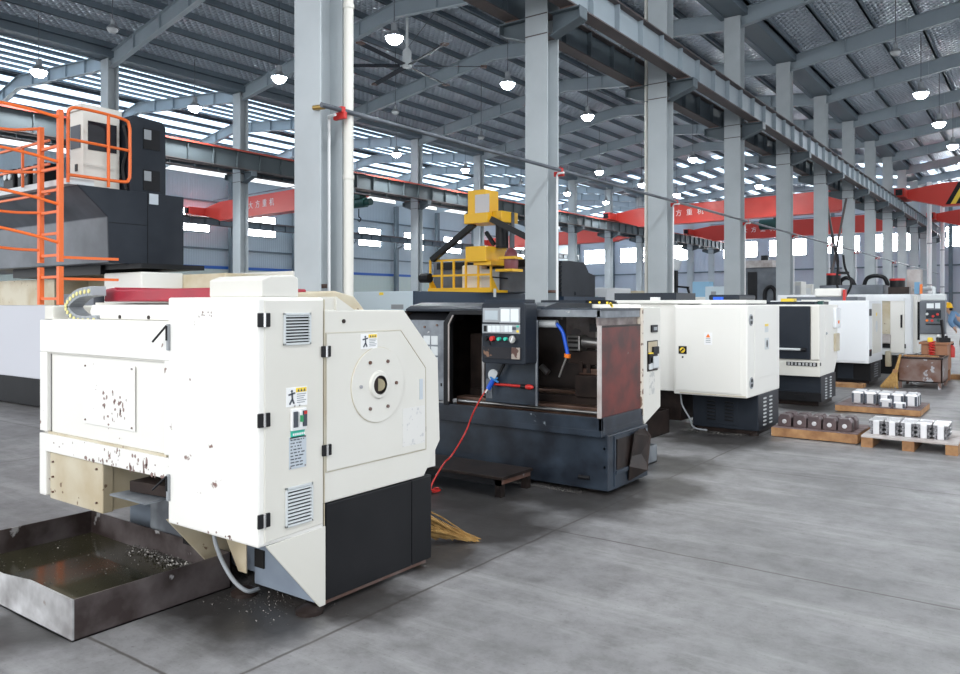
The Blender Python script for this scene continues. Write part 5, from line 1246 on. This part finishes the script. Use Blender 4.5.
# dark electrical cabinet
dc = MB().prism([(6.06, 3.25), (6.62, 3.25), (6.62, 4.26), (6.56, 4.33), (6.12, 4.36), (6.06, 4.30)], 'x', -11.1, XB-.1).build('power_cabinet', NAVY, t, bevel=.01)
for z in (3.90, 3.30): BX(XB-.1, XB-.09, 6.26, 6.52, z, z+.30).build('cabinet_grille', BLACK, dc); BX(XB-.09, XB-.085, 6.27, 6.38, z+.14, z+.28).build('grille_light', GREYPL, kids(dc)[-1])
MB().tube(bez([(-10.7, 6.03, 4.2), (-10.65, 6.06, 3.9), (-10.72, 6.03, 3.6), (-10.66, 6.05, 3.28)], 6), .03, 6).build('cable_bundle', BLACKPL, t)
# ladder in two lengths with hooped cage, in the plane y = 5
YL = 5.0
for x in (-10.95, -10.42):
    zt = 4.02 if x < -10.6 else 4.18
    BX(x-.035, x+.035, YL-.03, YL+.03, 2.20, zt).build('ladder_rail', ORANGE, t); BX(x-.035, x+.035, YL-.03, YL+.03, 1.64, 2.14).build('ladder_rail', ORANGE, t)
z = 1.72
while z < 4.0:
    if not 2.12 < z < 2.22: MB().bar((-10.95, YL, z), (-10.42, YL, z), .035).build('ladder_rung', ORANGE, t)
    z += .285
for z in (2.26, 1.98): MB().bar((-10.42, YL, z), (-10.3, 5.72, z), .035).build('ladder_bracket', ORANGE, t)
for z in (4.08, 3.50, 2.95, 2.45):
    hp = [(-10.42, YL-.02, z), (-10.75, YL-.28, z+.12), (-11.2, YL-.55, z+.22), (-11.6, YL-.6, z+.14), (-11.75, YL-.4, z+.02), (-11.5, YL-.15, z-.04), (-10.95, YL-.02, z-.08)]
    MB().tube(bez(hp, 5), .02, 8).build('cage_hoop', ORANGE, t, smooth=True)
for x, y in ((-11.2, YL-.55), (-11.72, YL-.42)): MB().bar((x, y, 2.5), (x, y, 4.25), .03).build('cage_bar', ORANGE, t)
for z in (4.02, 3.70, 3.30): MB().bar((-10.97, 5.12, z-.15), (-12.6, 5.12, z-.15), .03).build('walkway_rail', ORANGE, t)
for x in (-11.75, -12.6): MB().bar((x, 5.12, 3.3), (x, 5.12, 3.88), .03).build('walkway_post', ORANGE, t)
# guard rail round the cooling unit
XR = -10.48
rp_ = [(XR, 5.13, 4.10), (XR, 5.15, 4.22), (XR, 5.30, 4.27), (XR, 5.88, 4.24), (XR, 5.98, 4.16), (XR, 5.99, 3.95), (XR, 5.99, 3.5), (XR, 5.97, 3.40), (XR, 5.88, 3.36), (XR, 5.30, 3.36), (XR, 5.13, 3.36)]
MB().tube(bez(rp_, 4), .022, 8).build('guard_rail', ORANGE, t, smooth=True)
MB().tube([(XR, 5.13, 4.12), (XR, 5.13, 3.26)], .022, 8).build('rail_post', ORANGE, t); MB().tube([(XR, 5.68, 4.25), (XR, 5.68, 3.26)], .022, 8).build('rail_post', ORANGE, t)
MB().tube(bez([(XR, 5.13, 3.83), (XR, 5.30, 3.83), (XR, 5.99, 3.81)], 4), .02, 8).build('middle_rail', ORANGE, t, smooth=True)
for x in (-12.35, -12.85, -13.35): 
    m_ = BX(x-.18, x+.18, 5.6, 5.9, 3.25, 3.78).build('valve_block', BLACK, t, bevel=.02)
    for dx in (-.06, .06): MB().cyl((x+dx*1.3, 5.58, 3.66), (x+dx*1.3, 5.6, 3.66), .05, n=10).build('valve_port', LGREY, m_)
# ---------------------------------------------------------------- yellow railed gantry mill
t = thing('gantry_mill', 'gantry milling machine with bright yellow head, railings and dark bracing arms', 'machine', (-12, 15, 0))
BX(-12.9, -11.0, 12.72, 17.2, .05, 1.93).build('dark_guard', DARKBLUE, t, bevel=.01)
lb = BX(-12.92, -11.06, 12.70, 12.74, .3, 1.93).build('pale_door', PALEBLUE, t, bevel=.01)
a, b = onY(379, 292.5, 12.69), onY(383, 295, 12.69); BX(a.x, b.x, 12.69, 12.70, b.z, a.z).build('orange_label', YELPL, lb)
a, b = onY(391, 304.5, 12.69), onY(403, 309, 12.69); BX(a.x, b.x, 12.69, 12.70, b.z, a.z).build('door_window', GREYPL, lb)
YR = 15.3
BX(-12.75, -10.82, YR-.05, YR+1.2, 1.93, 1.99).build('platform', YELLOW, t); BX(-12.75, -10.78, YR-.06, YR-.04, 1.93, 2.05).build('toe_board', YELLOW, t)
for i in range(6):
    x = -12.72+i*.378; MB().bar((x, YR, 1.97), (x, YR, 2.76), .045).build('rail_post', YELLOW, t)
for z in (2.74, 2.36): MB().bar((-12.72, YR, z), (-10.83, YR, z), .05).build('hand_rail', YELLOW, t)
for x in (-12.72, -10.83): MB().prism([(YR, 1.97), (YR+.3, 1.97), (YR, 2.35)], 'x', x-.015, x+.015).build('rail_gusset', YELLOW, t)
MB().bar((-10.83, YR, 2.3), (-10.83, YR+1.8, 2.25), .03).build('hand_rail', BLACK, t)
BX(-13.2, -10.0, 16.0, 16.9, 1.93, 2.75).build('cross_beam', GREYM, t, bevel=.02); BX(-13.0, -10.2, 15.9, 16.0, 2.55, 2.72).build('beam_way', BLACK, t)
o_ = BX(-11.95, -11.35, 15.6, 15.9, 1.99, 2.62).build('pale_cabinet', WHITE, t, bevel=.04); BX(-11.33, -11.0, 15.6, 15.9, 1.99, 2.5).build('grey_cabinet', LGREY, t)
yl = [(472, 0)]
BX(-11.38, -10.78, 15.0, 15.9, 2.66, 3.03).build('lower_head_cover', YELLOW, t, bevel=.015); BX(-11.2, -10.7, 15.1, 15.85, 2.58, 2.68).build('head_skirt', YELLOW, t)
MB().cyl((-10.68, 15.55, 3.0), (-10.68, 15.55, 3.85), .16, n=18).build('spindle_column', BLACK, t, smooth=True); BX(-10.5, -10.42, 15.6, 15.7, 2.9, 3.85).build('column_guide', GREYM, t)
BX(-11.42, -10.72, 15.0, 15.7, 3.58, 3.82).build('upper_head_base', YELLOW, t, bevel=.012); BX(-10.73, -10.45, 15.2, 15.9, 3.60, 3.86).build('upper_head_base', YELLOW, t, bevel=.012)
uh = BX(-11.34, -10.82, 15.05, 15.6, 3.82, 4.38).build('upper_head', YELLOW, t, bevel=.012)
a, b = onY(475, 195, 15.04), onY(489, 212, 15.04); BX(a.x, b.x, 15.035, 15.05, b.z, a.z).build('clear_window', mat('grey_head_window', (.58, .55, .55), .2), uh)
BX(-10.12, -9.75, 15.7, 16.1, 3.0, 4.1).build('pale_column', LGREY, t); BX(-10.0, -9.78, 15.68, 15.70, 3.3, 3.5).build('red_plate', RED, kids(t)[-1])
MB().bar(onY(474, 224, 15.2), onY(432, 260, 15.2), .13).build('brace_arm', BLACK, t); MB().bar(onY(491, 219, 15.0), onY(521, 239, 15.0)+Vector((.1, .3, 0)), .14).build('brace_arm', BLACK, t)
MB().bar(onY(486, 232, 15.5), onY(494, 245, 15.5), .08).build('brace_strut', BLACK, t)
mt = MB().lathe(tuple(onY(511, 269, 15.3)), [(.16, 0), (.17, .1), (.17, .3), (.13, .42), (.05, .5)], 18).build('coolant_motor', mat('maroon_paint', (.22, .06, .07), .4), t, smooth=True)
p = onY(511, 258, 15.3); BX(p.x-.22, p.x+.22, 15.1, 15.5, p.z-.03, p.z+.03).build('motor_bracket', YELLOW, t); p = onY(511, 270, 15.3); BX(p.x-.28, p.x+.2, 15.05, 15.5, p.z-.04, p.z+.02).build('motor_bracket', YELLOW, t)
p = onY(493, 297, 15.2); MB().cyl((p.x, YR-.03, p.z), (p.x, YR-.03, p.z+.2), .035).build('rail_foot', LGREY, t)
p = onY(430, 278, 15.2); MB().cyl((p.x-.3, p.y, p.z), (p.x, p.y, p.z), .12, n=14).build('feed_motor', BLACK, t)
# dark stepped machine beyond
t = thing('gantry_mill', 'stepped dark grey machine showing beyond the yellow headed mill', 'machine', (-11, 19.5, 0))
MB().prism([(18.95, .0), (20.95, .0), (20.95, 2.5), (20.55, 2.58), (20.3, 2.86), (19.4, 2.88), (18.95, 2.86)], 'x', -12.5, -11.0).build('enclosure', NAVY, t, bevel=.02)
BX(-11.1, -10.9, 18.9, 21.4, .0, 1.86).build('lower_guard', DARKBLUE, t)
lv = MB()
for i in range(7): lv.box(-11.9, -11.0, 18.90, 18.95, 2.0+i*.12, 2.07+i*.12)
lv.build('louvre_slat', BLACK, t); BX(-11.0, -10.98, 19.7, 20.9, 1.9, 2.0).build('guard_lip', NAVY, t)
t = thing('white_machine', 'low white machine body just past the stepped dark machine', 'machine', (-11, 22.3, 0))
BX(-13, -10.9, 21.5, 23.2, 0, 2.15).build('body', COOLW, t, bevel=.02); BX(-12.5, -11.2, 21.47, 21.5, .5, 1.9).build('front_door', PALEBLUE, t)
t = thing('white_machine', 'beige stained machine front between the second and third columns', 'machine', (-10.6, 24.5, 0))
BX(-12, -10.3, 23.5, 25.3, 0, 2.08).build('body', STAINED, t, bevel=.02); BX(-10.3, -10.27, 24.0, 24.6, .8, 1.9).build('front_door', WHITE, t)
# machines and cabinets seen between the columns further down
t = thing('work_lamp', 'black work lamp stand with a pale head beside the third column', 'lamp', (-9.6, 23.5, 0))
p = onY(675, 270, 23.5)
BX(p.x-.07, p.x+.07, 23.43, 23.57, 0, 2.7).build('stand', BLACK, t); MB().bar((p.x+.05, 23.5, 2.2), (p.x+.45, 23.5, 2.16), .06).build('arm', BLACK, t); MB().bar((p.x+.4, 23.5, 2.18), (p.x+.6, 23.5, 1.5), .06).build('strut', BLACK, t)
MB().obox((p.x+.05, 23.4, 2.9), (.3, .2, .34), Matrix.Rotation(.3, 3, 'Y')).build('lamp_head', LGREY, t, bevel=.04); t.location = (p.x, 23.5, 0)
for o_ in kids(t): o_.location = Vector((-9.6, 23.5, 0))-Vector((p.x, 23.5, 0))
p = onY(716, 290, 31); t = thing('grey_cabinet', 'pale green grey cabinet between the third and fourth columns', 'cabinet', (p.x, 31, 0))
BX(p.x-.35, p.x+.5, 30.7, 31.6, 0, 2.35).build('carcass', PALEBLUE, t, bevel=.03); BX(p.x-.1, p.x+.1, 30.68, 30.70, 2.0, 2.15).build('label_plate', GREYPL, t)
p = onY(698, 294, 32); t = thing('white_machine', 'low white machine cover standing behind the third column', 'machine', (p.x, 32.6, 0)); BX(p.x-1.6, p.x+.8, 32.2, 33.2, 0, 1.95).build('body', WHITE, t, bevel=.03); BX(p.x-.4, p.x+.3, 32.4, 33.0, 1.95, 2.6).build('blue_drum', mat('pale_blue_drum', (.25, .45, .62), .4), t)
p = onY(760, 285, 35.8); t = thing('machining_centre', 'dark machining centre with an arched opening between the fourth and fifth columns', 'machine', (p.x, 36.6, 0))
BX(p.x-.85, p.x+.85, 36.0, 37.6, 0, 3.3).build('enclosure', GREYM, t, bevel=.03); BX(p.x-.6, p.x-.2, 35.95, 36.0, 1.0, 3.1).build('dark_door', BLACK, t)
BX(p.x-.9, p.x+.5, 35.9, 37.0, 3.3, 3.62).build('top_cover', PALEWOOD, t); MB().cyl((p.x+.05, 36.3, 3.62), (p.x+.05, 36.3, 3.85), .16).build('top_motor', BLACK, t)
MB().tube(bez([(p.x+.15, 35.97, 1.6), (p.x+.17, 35.97, 2.2), (p.x+.38, 35.97, 2.42), (p.x+.6, 35.97, 2.2), (p.x+.62, 35.97, 1.6)], 6), .09, 8).build('arch', BLACK, t)
for px_, y_ , h_ in ((795.5, 38.8, 2.72), (806.5, 40.3, 2.62)):
    p = onY(px_, 290, y_); t = thing('white_cabinet', '%s white cabinet between the fifth and sixth columns' % ('wider bright' if px_ < 800 else 'narrower panelled'), 'cabinet', (p.x, y_+.5, 0))
    BX(p.x-.28, p.x+.26, y_, y_+.9, 0, h_).build('carcass', WHITE, t, bevel=.03); BX(p.x-.2, p.x+.2, y_-.02, y_, .6, h_-.2).build('front_door', COOLW, t)
